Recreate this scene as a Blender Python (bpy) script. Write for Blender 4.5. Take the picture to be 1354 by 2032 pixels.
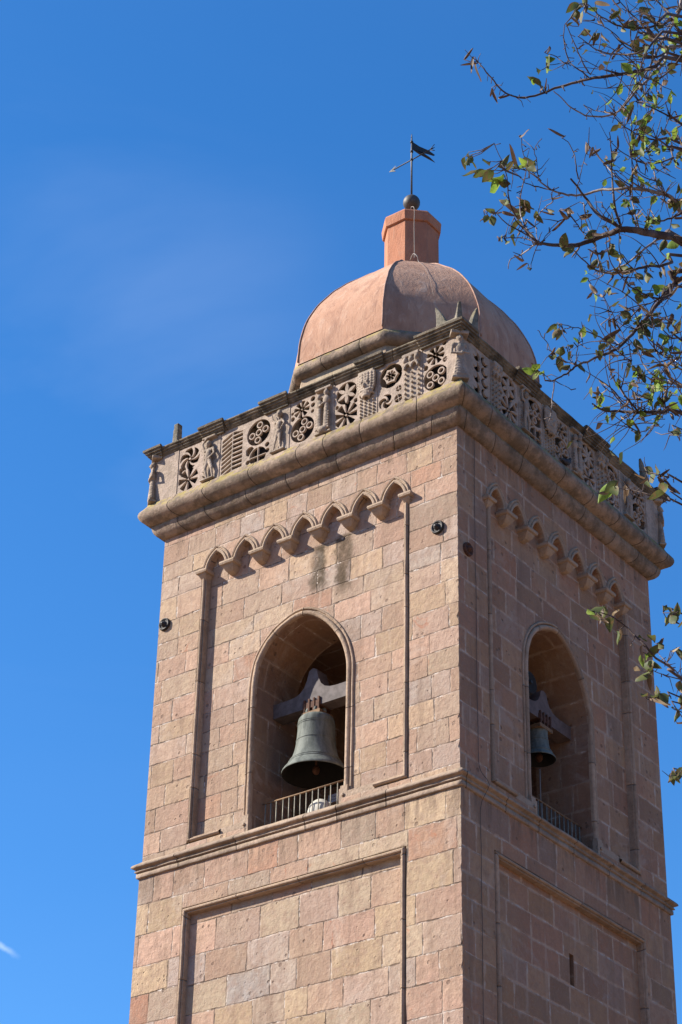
import bpy, math, random
import numpy as np
from mathutils import Vector, Matrix, noise
from mathutils.geometry import tessellate_polygon
for o in list(bpy.data.objects): bpy.data.objects.remove(o)
rad = math.radians
SC = bpy.context.scene
COL = SC.collection
# ------------------------------------------------------------------ camera
CAM = Vector((18.9492, -28.0059, -16.1299))
YAW, PITCH, ROLL, FPX = -0.6563, 0.5577, 0.0224, 4452.8   # focal length in pixels of a 1354 wide frame
fw = Vector((math.sin(YAW)*math.cos(PITCH), math.cos(YAW)*math.cos(PITCH), math.sin(PITCH)))
rt = fw.cross(Vector((0, 0, 1))).normalized(); up = rt.cross(fw)
rt2 = math.cos(ROLL)*rt + math.sin(ROLL)*up; up2 = -math.sin(ROLL)*rt + math.cos(ROLL)*up
cam = bpy.data.objects.new('camera', bpy.data.cameras.new('camera'))
COL.objects.link(cam); SC.camera = cam
M = Matrix((rt2, up2, -fw)).transposed().to_4x4(); M.translation = CAM
cam.matrix_world = M
cam.data.sensor_fit = 'VERTICAL'; cam.data.sensor_height = 36.0
cam.data.lens = 36.0*FPX/2032.0
cam.data.clip_start = 0.1; cam.data.clip_end = 6000
SC.render.resolution_x = 682; SC.render.resolution_y = 1024
# ------------------------------------------------------------------ sun and sky
SUN = Vector((-1.40, -1.0, 1.22)).normalized()              # towards the sun
SEL = math.asin(SUN.z); SAZ = math.atan2(SUN.x, SUN.y)      # azimuth from +Y clockwise
w = bpy.data.worlds.new('World'); SC.world = w; w.use_nodes = True
wt = w.node_tree; wn = wt.nodes; wl = wt.links
bg = wn['Background']
sky = wn.new('ShaderNodeTexSky'); sky.sky_type = 'NISHITA'; sky.sun_disc = False
sky.sun_elevation = SEL; sky.sun_rotation = SAZ
sky.altitude = 600; sky.air_density = 1.0; sky.dust_density = 0.3; sky.ozone_density = 4.0
SKY_STRENGTH = 0.10
bg.inputs[1].default_value = SKY_STRENGTH
def wnode(t, **k):
    n = wn.new(t)
    for a, b in k.items(): setattr(n, a, b)
    return n
tc = wnode('ShaderNodeTexCoord')
mp = wnode('ShaderNodeMapping'); mp.inputs['Scale'].default_value = (2.2, 2.2, 7.0); mp.inputs['Rotation'].default_value = (0.2, 0.5, 0.3)
wl.new(tc.outputs['Generated'], mp.inputs[0])
nz = wnode('ShaderNodeTexNoise'); nz.inputs['Scale'].default_value = 1.6; nz.inputs['Detail'].default_value = 5; nz.inputs['Roughness'].default_value = .55
nz.inputs['Distortion'].default_value = 0.6
wl.new(mp.outputs[0], nz.inputs['Vector'])
cr = wnode('ShaderNodeValToRGB'); cr.color_ramp.elements[0].position = .47; cr.color_ramp.elements[1].position = .85
cr.color_ramp.elements[0].color = (0, 0, 0, 1); cr.color_ramp.elements[1].color = (.05, .05, .05, 1)
wl.new(nz.outputs[0], cr.inputs[0])
def raydir(x, y):
    d = rt2*((x-677)/FPX) + up2*((1016-y)/FPX) + fw
    return d.normalized()
# short torn contrail low in the sky: a streak in the direction of the sky where it hangs
a_, b_ = raydir(-60, 1840), raydir(46, 1904)
ax_ = (b_-a_).normalized(); L_ = (b_-a_).length; nn_ = a_.cross(b_).normalized()
nv = wnode('ShaderNodeVectorMath', operation='NORMALIZE'); wl.new(tc.outputs['Generated'], nv.inputs[0])
def dotn(v):
    n = wnode('ShaderNodeVectorMath', operation='DOT_PRODUCT'); wl.new(nv.outputs[0], n.inputs[0]); n.inputs[1].default_value = v
    return n.outputs['Value']
def mrange(src, a, b, c=0., d=1.):
    n = wnode('ShaderNodeMapRange', interpolation_type='SMOOTHSTEP'); wl.new(src, n.inputs[0])
    n.inputs[1].default_value = a; n.inputs[2].default_value = b; n.inputs[3].default_value = c; n.inputs[4].default_value = d
    return n.outputs[0]
def wmath(op, a, b=None):
    n = wnode('ShaderNodeMath', operation=op)
    for i, v in enumerate((a, b)):
        if v is None: continue
        if isinstance(v, (int, float)): n.inputs[i].default_value = v
        else: wl.new(v, n.inputs[i])
    return n.outputs[0]
nzc = wnode('ShaderNodeTexNoise'); nzc.inputs['Scale'].default_value = 260; nzc.inputs['Detail'].default_value = 3
wl.new(nv.outputs[0], nzc.inputs['Vector'])
dd = wmath('ABSOLUTE', dotn(nn_))
ddn = wmath('ADD', dd, wmath('MULTIPLY', nzc.outputs[0], 0.0018))
across = mrange(ddn, 0.0008, 0.0030, 1, 0)
s0 = dotn(ax_)
t0 = a_.dot(ax_); t1 = b_.dot(ax_)
along = mrange(s0, t1-.011, t1, 1, 0)
front = mrange(dotn(fw), 0.5, 0.6)
streak = wmath('MULTIPLY', wmath('MULTIPLY', wmath('MULTIPLY', across, along), front), 0.17)
wisp = wmath('MULTIPLY', cr.outputs[0], mrange(dotn(raydir(90, 760)), math.cos(rad(9)), math.cos(rad(.5)), .10, 1))
cl = wmath('MAXIMUM', wisp, streak)
hs = wnode('ShaderNodeHueSaturation'); hs.inputs['Saturation'].default_value = 1.27; hs.inputs['Value'].default_value = 1.08; hs.inputs['Hue'].default_value = .503
wl.new(sky.outputs[0], hs.inputs['Color'])
mx = wnode('ShaderNodeMix', data_type='RGBA'); wl.new(cl, mx.inputs[0]); wl.new(hs.outputs[0], mx.inputs[6])
mx.inputs[7].default_value = (9.2, 9.6, 10.0, 1)
wl.new(mx.outputs[2], bg.inputs[0])
sl = bpy.data.lights.new('sun', 'SUN'); sl.energy = 4.9; sl.angle = rad(.5); sl.color = (1, .93, .82)
so = bpy.data.objects.new('sun', sl); COL.objects.link(so)
so.rotation_euler = SUN.to_track_quat('Z', 'Y').to_euler(); so.location = SUN*60
SC.view_settings.view_transform = 'Standard'; SC.view_settings.look = 'None'
SC.view_settings.exposure = 1.12; SC.view_settings.gamma = 1

# ------------------------------------------------------------------ materials
class NT:
    def __init__(s, name, rough=.85, spec=.25):
        s.m = bpy.data.materials.new(name); s.m.use_nodes = True
        s.t = s.m.node_tree; s.n = s.t.nodes; s.l = s.t.links
        s.b = s.n['Principled BSDF']; s.b.inputs['Roughness'].default_value = rough
        s.b.inputs['Specular IOR Level'].default_value = spec
    def node(s, t, ins=None, **k):
        n = s.n.new(t)
        for a, b in k.items(): setattr(n, a, b)
        for a, b in (ins or {}).items(): s.put(n.inputs[a], b)
        return n
    def put(s, sock, v):
        if isinstance(v, bpy.types.NodeSocket): s.l.new(v, sock)
        else: sock.default_value = v
    def math(s, op, a, b=0., c=None, clamp=False):
        n = s.node('ShaderNodeMath', operation=op, use_clamp=clamp); s.put(n.inputs[0], a); s.put(n.inputs[1], b)
        if c is not None: s.put(n.inputs[2], c)
        return n.outputs[0]
    def noise(s, vec, scale, detail=3, rough=.55, dist=0., dim='3D'):
        n = s.node('ShaderNodeTexNoise', noise_dimensions=dim)
        if vec is not None: s.put(n.inputs['Vector'], vec)
        n.inputs['Scale'].default_value = scale; n.inputs['Detail'].default_value = detail
        n.inputs['Roughness'].default_value = rough; n.inputs['Distortion'].default_value = dist
        return n
    def ss(s, v, a, b, c=0., d=1.):
        n = s.node('ShaderNodeMapRange', interpolation_type='SMOOTHSTEP')
        for i, x in enumerate((v, a, b, c, d)): s.put(n.inputs[i], x)
        return n.outputs[0]
    def mix(s, f, a, b, mode='MIX'):
        n = s.node('ShaderNodeMix', data_type='RGBA', blend_type=mode)
        s.put(n.inputs[0], f)
        s.put(n.inputs[6], a if isinstance(a, bpy.types.NodeSocket) else tuple(a)+(1,))
        s.put(n.inputs[7], b if isinstance(b, bpy.types.NodeSocket) else tuple(b)+(1,))
        return n.outputs[2]
    def ramp(s, f, stops, const=False):
        n = s.node('ShaderNodeValToRGB'); s.put(n.inputs[0], f); r = n.color_ramp
        if const: r.interpolation = 'CONSTANT'
        while len(r.elements) < len(stops): r.elements.new(.5)
        for e, (p, c) in zip(r.elements, stops): e.position = p; e.color = tuple(c)+(1,)
        return n.outputs[0]
    def bump(s, h, dist=1., strength=1.):
        n = s.node('ShaderNodeBump'); s.put(n.inputs['Height'], h); n.inputs['Distance'].default_value = dist
        n.inputs['Strength'].default_value = strength
        s.l.new(n.outputs[0], s.b.inputs['Normal'])
    def color(s, c, gain=.69):
        if gain != 1: c = s.mix(1., c, (gain, gain, gain), 'MULTIPLY')
        s.put(s.b.inputs['Base Color'], c if isinstance(c, bpy.types.NodeSocket) else tuple(c)+(1,))

def ashlar(name, mortar_light=0., redder=0., hh=.44, ww=.74, stains=False, jw=.0105, vmix=.35, dim=1.):
    k = NT(name, .9, .15)
    uv = k.node('ShaderNodeUVMap').outputs[0]
    geo = k.node('ShaderNodeNewGeometry').outputs['Position']
    wob = k.noise(uv, 1.7, 3)
    wob2 = k.noise(uv, 11, 2)
    off = k.node('ShaderNodeVectorMath', {0: wob.outputs[1], 1: (.5, .5, .5)}, operation='SUBTRACT').outputs[0]
    off2 = k.node('ShaderNodeVectorMath', {0: wob2.outputs[1], 1: (.5, .5, .5)}, operation='SUBTRACT').outputs[0]
    o1 = k.node('ShaderNodeVectorMath', {0: off, 'Scale': .05}, operation='SCALE').outputs[0]
    o2 = k.node('ShaderNodeVectorMath', {0: off2, 'Scale': .022}, operation='SCALE').outputs[0]
    p = k.node('ShaderNodeVectorMath', {0: uv, 1: o1}, operation='ADD').outputs[0]
    p = k.node('ShaderNodeVectorMath', {0: p, 1: o2}, operation='ADD').outputs[0]
    sp = k.node('ShaderNodeSeparateXYZ', {0: p})
    u, v = sp.outputs[0], sp.outputs[1]
    vs = k.math('DIVIDE', v, hh)
    def vor(wv, rnd, edge=False):
        n = k.node('ShaderNodeTexVoronoi', voronoi_dimensions='1D', feature='DISTANCE_TO_EDGE' if edge else 'F1')
        n.inputs['Scale'].default_value = 1; n.inputs['Randomness'].default_value = rnd; k.put(n.inputs['W'], wv)
        return n
    rv = vor(vs, .42); re = vor(vs, .42, True)
    rc = k.node('ShaderNodeSeparateColor', {0: rv.outputs['Color']})
    rid = rc.outputs[0]
    # stones of a course start at their own offset and have their own mean length
    us = k.math('ADD', k.math('DIVIDE', u, k.math('MULTIPLY_ADD', rc.outputs[1], .34, ww-.17)), k.math('MULTIPLY', rid, 173.0))
    cv = vor(us, .85); ce = vor(us, .85, True)
    cc = k.node('ShaderNodeSeparateColor', {0: cv.outputs['Color']})
    dr = k.math('MULTIPLY', re.outputs['Distance'], hh); dc = k.math('MULTIPLY', ce.outputs['Distance'], ww)
    d = k.math('MINIMUM', dr, dc)
    chip = k.noise(uv, 9, 4, .7)
    chipv = k.math('MULTIPLY', k.math('SUBTRACT', chip.outputs[0], .5), .042)
    dn = k.math('ADD', d, chipv)
    # how open the joint is varies over the wall
    vary = k.ss(k.noise(uv, 1.1, 2).outputs[0], .35, .65)
    closed = k.ss(k.noise(uv, 2.6, 3, .6).outputs[0], .44, .60)
    stone = k.math('MAXIMUM', k.ss(dn, k.math('MULTIPLY_ADD', vary, .006, jw-.009), k.math('MULTIPLY_ADD', vary, .010, jw+.001)), k.math('MULTIPLY', closed, .62 if not mortar_light else .15))
    r1, r2, r3 = cc.outputs[0], cc.outputs[1], cc.outputs[2]
    rr = redder
    pal = [(0, (.52, .345-.03*rr, .245-.03*rr)), (.16, (.58, .37-.03*rr, .275-.03*rr)), (.32, (.55, .40-.04*rr, .25-.03*rr)),
           (.46, (.47, .335-.03*rr, .265-.03*rr)), (.58, (.55, .43-.05*rr, .30-.05*rr)), (.70, (.44, .34-.03*rr, .255-.03*rr)), (.80, (.50, .405-.05*rr, .35-.06*rr)),
           (.885, (.53, .27, .175)), (.95, (.42, .385-.05*rr, .36-.06*rr))]
    base = k.ramp(r1, pal, True)
    base = k.mix(vmix, base, (.545, .36, .255))
    if redder: base = k.mix(.45*redder, base, (.42, .235, .165))  # warm bounced light put into the stone colour
    big = k.noise(geo, .55, 4, .6)
    base = k.mix(k.ss(big.outputs[0], .42, .68, 0, .35), base, (.60, .46, .31))
    val = k.math('MULTIPLY_ADD', r2, .34, .83)
    cmb = k.node('ShaderNodeCombineColor', {0: val, 1: val, 2: val}).outputs[0]
    base = k.mix(1., base, cmb, 'MULTIPLY')
    mot = k.noise(geo, 7, 6, .65, .4)
    base = k.mix(k.ss(mot.outputs[0], .35, .75, 0, .62), base, (.37, .235, .175))
    mot2 = k.noise(geo, 23, 5, .7)
    base = k.mix(k.ss(mot2.outputs[0], .5, .75, 0, .4), base, (.63, .50, .39))
    red = k.noise(geo, 3.1, 5, .7, 1.2)
    base = k.mix(k.math('MULTIPLY', k.ss(red.outputs[0], .60, .72), k.ss(r3, .55, .7, 0, .65)), base, (.52, .20, .11))
    # pits
    pit = k.node('ShaderNodeTexVoronoi', feature='F1'); pit.inputs['Scale'].default_value = 8; k.put(pit.inputs['Vector'], geo)
    pm = k.noise(geo, 2.3, 2)
    prnd = k.node('ShaderNodeSeparateColor', {0: pit.outputs['Color']}).outputs[0]
    pitm = k.math('MULTIPLY', k.ss(k.math('SUBTRACT', pit.outputs['Distance'], k.math('MULTIPLY', k.math('POWER', prnd, 3.), .30)), -.02, .05, 1, 0), k.ss(pm.outputs[0], .42, .60))
    base = k.mix(k.math('MULTIPLY', pitm, .6), base, (.17, .11, .085))
    # mortar
    mlight = k.mix(.5, (.66, .50, .40), (.74, .58, .48))
    mort = k.mix(k.ss(k.noise(uv, 2.3, 3).outputs[0], .45-mortar_light*.3, .72-mortar_light*.3), (.20, .145, .11), mlight)
    if mortar_light:
        smear = k.ss(dn, .004, .05, .95, 0)
        sm2 = k.ss(k.noise(uv, 3.2, 3).outputs[0], .38, .6)
        base = k.mix(k.math('MULTIPLY', smear, k.math('MULTIPLY', sm2, mortar_light)), base, mlight)
    c = k.mix(stone, mort, base)
    patch = k.noise(uv, 2.9, 5, .75)
    if dim != 1: c = k.mix(1., c, (dim, dim*.92, dim*.82), 'MULTIPLY')  # darkens and warms the whole stone colour to imitate shade
    c = k.mix(k.ss(patch.outputs[0], .70, .74, 0, .8 if not mortar_light else .5), c, (.62, .55, .49))
    if stains:
        # two dark weathering runs under the blind arches
        spg = k.node('ShaderNodeSeparateXYZ', {0: geo}); x_, z_ = spg.outputs[0], spg.outputs[2]
        sn = k.noise(geo, 5, 4, .7)
        wobx = k.math('MULTIPLY', k.math('SUBTRACT', sn.outputs[0], .5), .5)
        for xc, zt, zb in ((-3.2, 5.5, 4.35), (-2.63, 5.55, 4.2)):
            dx = k.math('ABSOLUTE', k.math('ADD', k.math('SUBTRACT', x_, xc), wobx))
            mk = k.math('MULTIPLY', k.ss(dx, .05, .27, 1, 0), k.math('MULTIPLY', k.ss(z_, zt-.1, zt, 1, 0), k.ss(z_, zb-.1, zb+.35)))
            mk = k.math('MULTIPLY', mk, k.ss(sn.outputs[0], .28, .46, .6, 1.))
            c = k.mix(mk, c, (.10, .07, .042))
    # broad weathering that ignores the joints
    wz = k.noise(geo, 1.15, 6, .72, .8)
    c = k.mix(k.ss(wz.outputs[0], .50, .66, 0, .38), c, (.36, .25, .185))
    wz2 = k.noise(geo, .8, 5, .7, 1.1)
    c = k.mix(k.ss(wz2.outputs[0], .54, .70, 0, .35), c, (.60, .50, .42))
    # grime run down from the cornice and from the string course
    gz = k.node('ShaderNodeSeparateXYZ', {0: geo}).outputs[2]
    gm = k.math('ADD', k.ss(gz, 6.15, 6.85), k.math('MULTIPLY', k.ss(gz, -1.05, -.40), k.ss(gz, -.36, -.30, 1, 0)))
    gs = k.node('ShaderNodeMapping', {'Vector': geo}); gs.inputs['Scale'].default_value = (1, 1, .16)
    gr = k.noise(gs.outputs[0], 4.4, 5, .7)
    c = k.mix(k.math('MULTIPLY', gm, k.ss(gr.outputs[0], .44, .62, 0, .6)), c, (.20, .14, .10))
    # lime caught in the joints
    lj = k.math('MULTIPLY', k.ss(dn, .004, .014, 1, 0), k.ss(k.noise(uv, 4.2, 4, .7).outputs[0], .54, .60))
    lj2 = k.math('MULTIPLY', k.math('MULTIPLY', k.ss(dn, .006, .030, 1, 0), k.ss(k.noise(uv, 1.9, 4, .7).outputs[0], .58, .64)), .8)
    c = k.mix(k.math('MAXIMUM', lj, lj2), c, (.70, .60, .52))
    ms = k.node('ShaderNodeMapping', {'Vector': geo}); ms.inputs['Scale'].default_value = (1, 1, .13)
    run = k.noise(ms.outputs[0], 3.3, 5, .65)
    c = k.mix(k.ss(run.outputs[0], .50, .70, 0, .42), c, (.27, .18, .125))
    run2 = k.noise(ms.outputs[0], 5.1, 4, .6)
    c = k.mix(k.ss(run2.outputs[0], .60, .74, 0, .35), c, (.66, .53, .42))
    k.color(c)
    fine = k.noise(geo, 40, 5, .7)
    med = k.noise(geo, 8, 5, .7)
    h = k.math('MULTIPLY', stone, .016 if not mortar_light else .006)
    h = k.math('ADD', h, k.math('MULTIPLY', r2, .014))
    h = k.math('ADD', h, k.math('MULTIPLY', fine.outputs[0], .006))
    h = k.math('ADD', h, k.math('MULTIPLY', med.outputs[0], .030))
    h = k.math('SUBTRACT', h, k.math('MULTIPLY', pitm, .02))
    h = k.math('ADD', h, k.math('MULTIPLY', k.ss(d, 0, .03), .002))
    k.bump(h, 1., .9)
    return k.m

def carved(name, colA, colB, lichen=.5, dark=(.09, .075, .06), joints=0., lic=(.42, .33, .10), moss=.5, jc=(.10, .075, .055)):
    """weathered carved stone: two tones, dark crust on what faces up, lichen, optional joints along u"""
    k = NT(name, .92, .12)
    geo = k.node('ShaderNodeNewGeometry'); pos = geo.outputs['Position']
    uv = k.node('ShaderNodeUVMap').outputs[0]
    n1 = k.noise(pos, 2.2, 5, .65); n2 = k.noise(pos, 14, 5, .7); n3 = k.noise(pos, 45, 4, .7)
    c = k.mix(k.ss(n1.outputs[0], .38, .62), colA, colB)
    c = k.mix(k.ss(n2.outputs[0], .45, .75, 0, .55), c, tuple(x*.55 for x in colA))
    c = k.mix(k.ss(n3.outputs[0], .55, .72, 0, .35), c, tuple(min(.75, x*1.35) for x in colB))
    if moss:
        n4 = k.noise(pos, 3.7, 6, .7)
        c = k.mix(k.math('MULTIPLY', k.ss(n4.outputs[0], .42, .6), moss), c, dark)
    if lichen:
        up_ = k.node('ShaderNodeSeparateXYZ', {0: geo.outputs['Normal']}).outputs[2]
        n5 = k.noise(pos, 4.5, 5, .7)
        c = k.mix(k.math('MULTIPLY', k.math('MULTIPLY', k.ss(n5.outputs[0], .44, .58), k.ss(up_, .0, .6)), lichen), c, lic)
    h = k.math('ADD', k.math('MULTIPLY', n2.outputs[0], .02), k.math('MULTIPLY', n3.outputs[0], .006))
    if joints:
        su = k.node('ShaderNodeSeparateXYZ', {0: uv})
        n = k.node('ShaderNodeTexVoronoi', voronoi_dimensions='1D', feature='DISTANCE_TO_EDGE')
        n.inputs['Scale'].default_value = 1; n.inputs['Randomness'].default_value = .95
        wv = k.math('ADD', k.math('DIVIDE', su.outputs[0], joints), k.math('MULTIPLY', k.math('FLOOR', su.outputs[1]), 37.3))
        k.put(n.inputs['W'], wv)
        dj = k.math('ADD', k.math('MULTIPLY', n.outputs['Distance'], joints), k.math('MULTIPLY', k.math('SUBTRACT', n2.outputs[0], .5), .02))
        j = k.ss(dj, .003, .010)
        c = k.mix(j, jc, c)
        h = k.math('ADD', h, k.math('MULTIPLY', k.ss(dj, .0, .02), .018))
        fc = k.node('ShaderNodeTexVoronoi', voronoi_dimensions='1D', feature='F1')
        fc.inputs['Scale'].default_value = 1; fc.inputs['Randomness'].default_value = .95; k.put(fc.inputs['W'], wv)
        rr = k.node('ShaderNodeSeparateColor', {0: fc.outputs['Color']}).outputs[0]
        vv = k.math('MULTIPLY_ADD', rr, .34, .80)
        c = k.mix(1., c, k.node('ShaderNodeCombineColor', {0: vv, 1: vv, 2: vv}).outputs[0], 'MULTIPLY')
    k.color(c); k.bump(h, 1., .9)
    return k.m

def plaster(name, a, b, dirt, pale):
    k = NT(name, .9, .15)
    pos = k.node('ShaderNodeNewGeometry').outputs['Position']
    m_ = k.node('ShaderNodeMapping', {'Vector': pos}); m_.inputs['Scale'].default_value = (1, 1, .45)
    n1 = k.noise(m_.outputs[0], 1.3, 5, .6, .5); n2 = k.noise(m_.outputs[0], 5.5, 6, .7, .8); n3 = k.noise(pos, 30, 4, .7)
    c = k.mix(k.ss(n1.outputs[0], .35, .65), a, b)
    c = k.mix(k.ss(n2.outputs[0], .52, .72, 0, .55), c, pale)
    c = k.mix(k.ss(n2.outputs[0], .28, .46, .65, 0), c, dirt)
    n4 = k.noise(m_.outputs[0], 2.1, 4, .6)
    c = k.mix(k.ss(n4.outputs[0], .52, .64, 0, .5), c, dirt)
    c = k.mix(k.ss(n3.outputs[0], .6, .75, 0, .3), c, pale)
    st = k.node('ShaderNodeMapping', {'Vector': pos}); st.inputs['Scale'].default_value = (1, 1, .12)
    n5 = k.noise(st.outputs[0], 4.2, 5, .7)
    c = k.mix(k.ss(n5.outputs[0], .52, .66, 0, .5), c, dirt)
    n6 = k.noise(pos, 2.7, 6, .8, 2.)
    c = k.mix(k.ss(n6.outputs[0], .495, .505, 0, .0), c, dirt)
    k.color(c)
    h = k.math('ADD', k.math('MULTIPLY', n2.outputs[0], .03), k.math('MULTIPLY', n3.outputs[0], .004))
    k.bump(h, 1., .8)
    return k.m

def simple(name, col, rough=.6, metal=0., var=.25, scale=12, spec=.4, col2=None, bump=.003):
    k = NT(name, rough, spec); k.b.inputs['Metallic'].default_value = metal
    pos = k.node('ShaderNodeNewGeometry').outputs['Position']
    n = k.noise(pos, scale, 5, .65)
    c2 = col2 or tuple(x*(1-var) for x in col)
    k.color(k.mix(k.ss(n.outputs[0], .35, .65), col, c2))
    k.bump(k.math('MULTIPLY', n.outputs[0], bump), 1., .8)
    return k.m

MAT = {}
MAT['ashlar_upper'] = ashlar('ashlar_belfry_sunny', stains=True, vmix=.38)
MAT['ashlar_lower'] = ashlar('ashlar_lower_sunny', hh=.56, ww=.84, vmix=.12)
MAT['ashlar_right_shade_tint'] = ashlar('ashlar_pointed_shade_tint', mortar_light=1., redder=.8, hh=.47, ww=.80, jw=.008, dim=.96, vmix=.15)  # real pale pointing; darker, redder stone tone stands in for shade
MAT['ashlar_inside_shade_tint'] = ashlar('ashlar_inside_shade_tint', mortar_light=1., redder=.8, hh=.52, ww=.95, jw=.006, dim=.72)  # interior gloom partly painted in by the darkened stone colour
MAT['mould_run'] = carved('moulding_run_stone', (.50, .36, .255), (.57, .415, .30), lichen=.15, moss=.18, joints=1.15, jc=(.26, .19, .14))
MAT['mould'] = carved('moulding_stone', (.50, .37, .27), (.56, .42, .31), lichen=.2, moss=.12)
MAT['mould_string'] = carved('string_course_stone', (.44, .33, .25), (.50, .37, .28), lichen=.15, moss=.3, joints=1.15)
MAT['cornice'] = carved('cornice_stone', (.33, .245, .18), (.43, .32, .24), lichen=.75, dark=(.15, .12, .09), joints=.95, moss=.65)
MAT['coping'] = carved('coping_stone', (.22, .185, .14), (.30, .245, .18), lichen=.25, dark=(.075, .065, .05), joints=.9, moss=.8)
MAT['tracery'] = carved('tracery_stone', (.53, .42, .33), (.60, .47, .38), lichen=.2, dark=(.20, .155, .12), moss=.35)
MAT['figure'] = carved('figure_stone', (.46, .37, .29), (.55, .44, .35), lichen=.2, dark=(.16, .125, .10), moss=.45)
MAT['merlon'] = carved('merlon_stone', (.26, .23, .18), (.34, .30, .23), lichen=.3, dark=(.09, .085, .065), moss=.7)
MAT['drum'] = plaster('drum_stone', (.50, .40, .27), (.56, .42, .30), (.36, .26, .19), (.62, .53, .38))
MAT['dome'] = plaster('dome_render', (.55, .31, .205), (.61, .375, .26), (.36, .195, .135), (.70, .54, .43))
MAT['lantern'] = plaster('lantern_render', (.56, .235, .135), (.60, .27, .16), (.40, .18, .12), (.56, .33, .23))
MAT['rib'] = simple('dome_rib_terracotta', (.56, .34, .25), .85, var=.3)
MAT['iron'] = simple('dark_iron', (.05, .045, .043), .6, .3, var=.4, scale=30)
MAT['pole'] = simple('grey_metal_pole', (.16, .15, .145), .5, .4, var=.3, scale=20)
MAT['ball'] = simple('dull_metal_ball', (.13, .12, .11), .6, .3, var=.35, scale=9)
MAT['rust'] = simple('rusty_iron', (.16, .07, .04), .85, .1, var=.5, scale=30)
MAT['railing'] = simple('galvanised_rail', (.36, .33, .26), .55, .3, var=.3, scale=30)
MAT['rail_rust'] = simple('rusty_top_rail', (.34, .20, .10), .8, .1, var=.4, scale=20)
MAT['headstock'] = simple('grey_painted_steel', (.185, .155, .15), .8, .0, var=.35, scale=6, col2=(.11, .09, .085))
MAT['headstock_brown'] = simple('brown_timber_headstock', (.20, .145, .13), .8, 0, var=.35, scale=6)
MAT['white'] = simple('chalky_white', (.62, .58, .50), .7, 0, var=.2, scale=8)
MAT['box'] = simple('pale_grey_box', (.42, .45, .48), .6, 0, var=.15, scale=10)
MAT['cable'] = simple('pale_cable', (.42, .36, .32), .7, .1, var=.3, scale=20)
MAT['darkcable'] = simple('dark_cable', (.07, .06, .06), .7, .1, var=.3, scale=20)
MAT['shade_backing'] = simple('painted_shade_backing', (.05, .036, .028), .95, 0, var=.5, scale=9)  # near-black colour stands in for shade behind the piercings
MAT['dark'] = simple('wheel_black_and_bell_shade', (.02, .018, .016), .9, 0)
def bronze():
    k = NT('patinated_bronze', .8, .25)
    pos = k.node('ShaderNodeNewGeometry').outputs['Position']
    m_ = k.node('ShaderNodeMapping', {'Vector': pos}); m_.inputs['Scale'].default_value = (1, 1, .3)
    n1 = k.noise(m_.outputs[0], 6, 6, .7, .6); n2 = k.noise(pos, 28, 5, .7)
    c = k.mix(k.ss(n1.outputs[0], .35, .62), (.115, .13, .115), (.225, .245, .215))
    c = k.mix(k.ss(n2.outputs[0], .5, .75, 0, .5), c, (.10, .10, .085))
    k.color(c); k.bump(k.math('MULTIPLY', n2.outputs[0], .006), 1., .8)
    return k.m
MAT['bronze'] = bronze()

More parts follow.
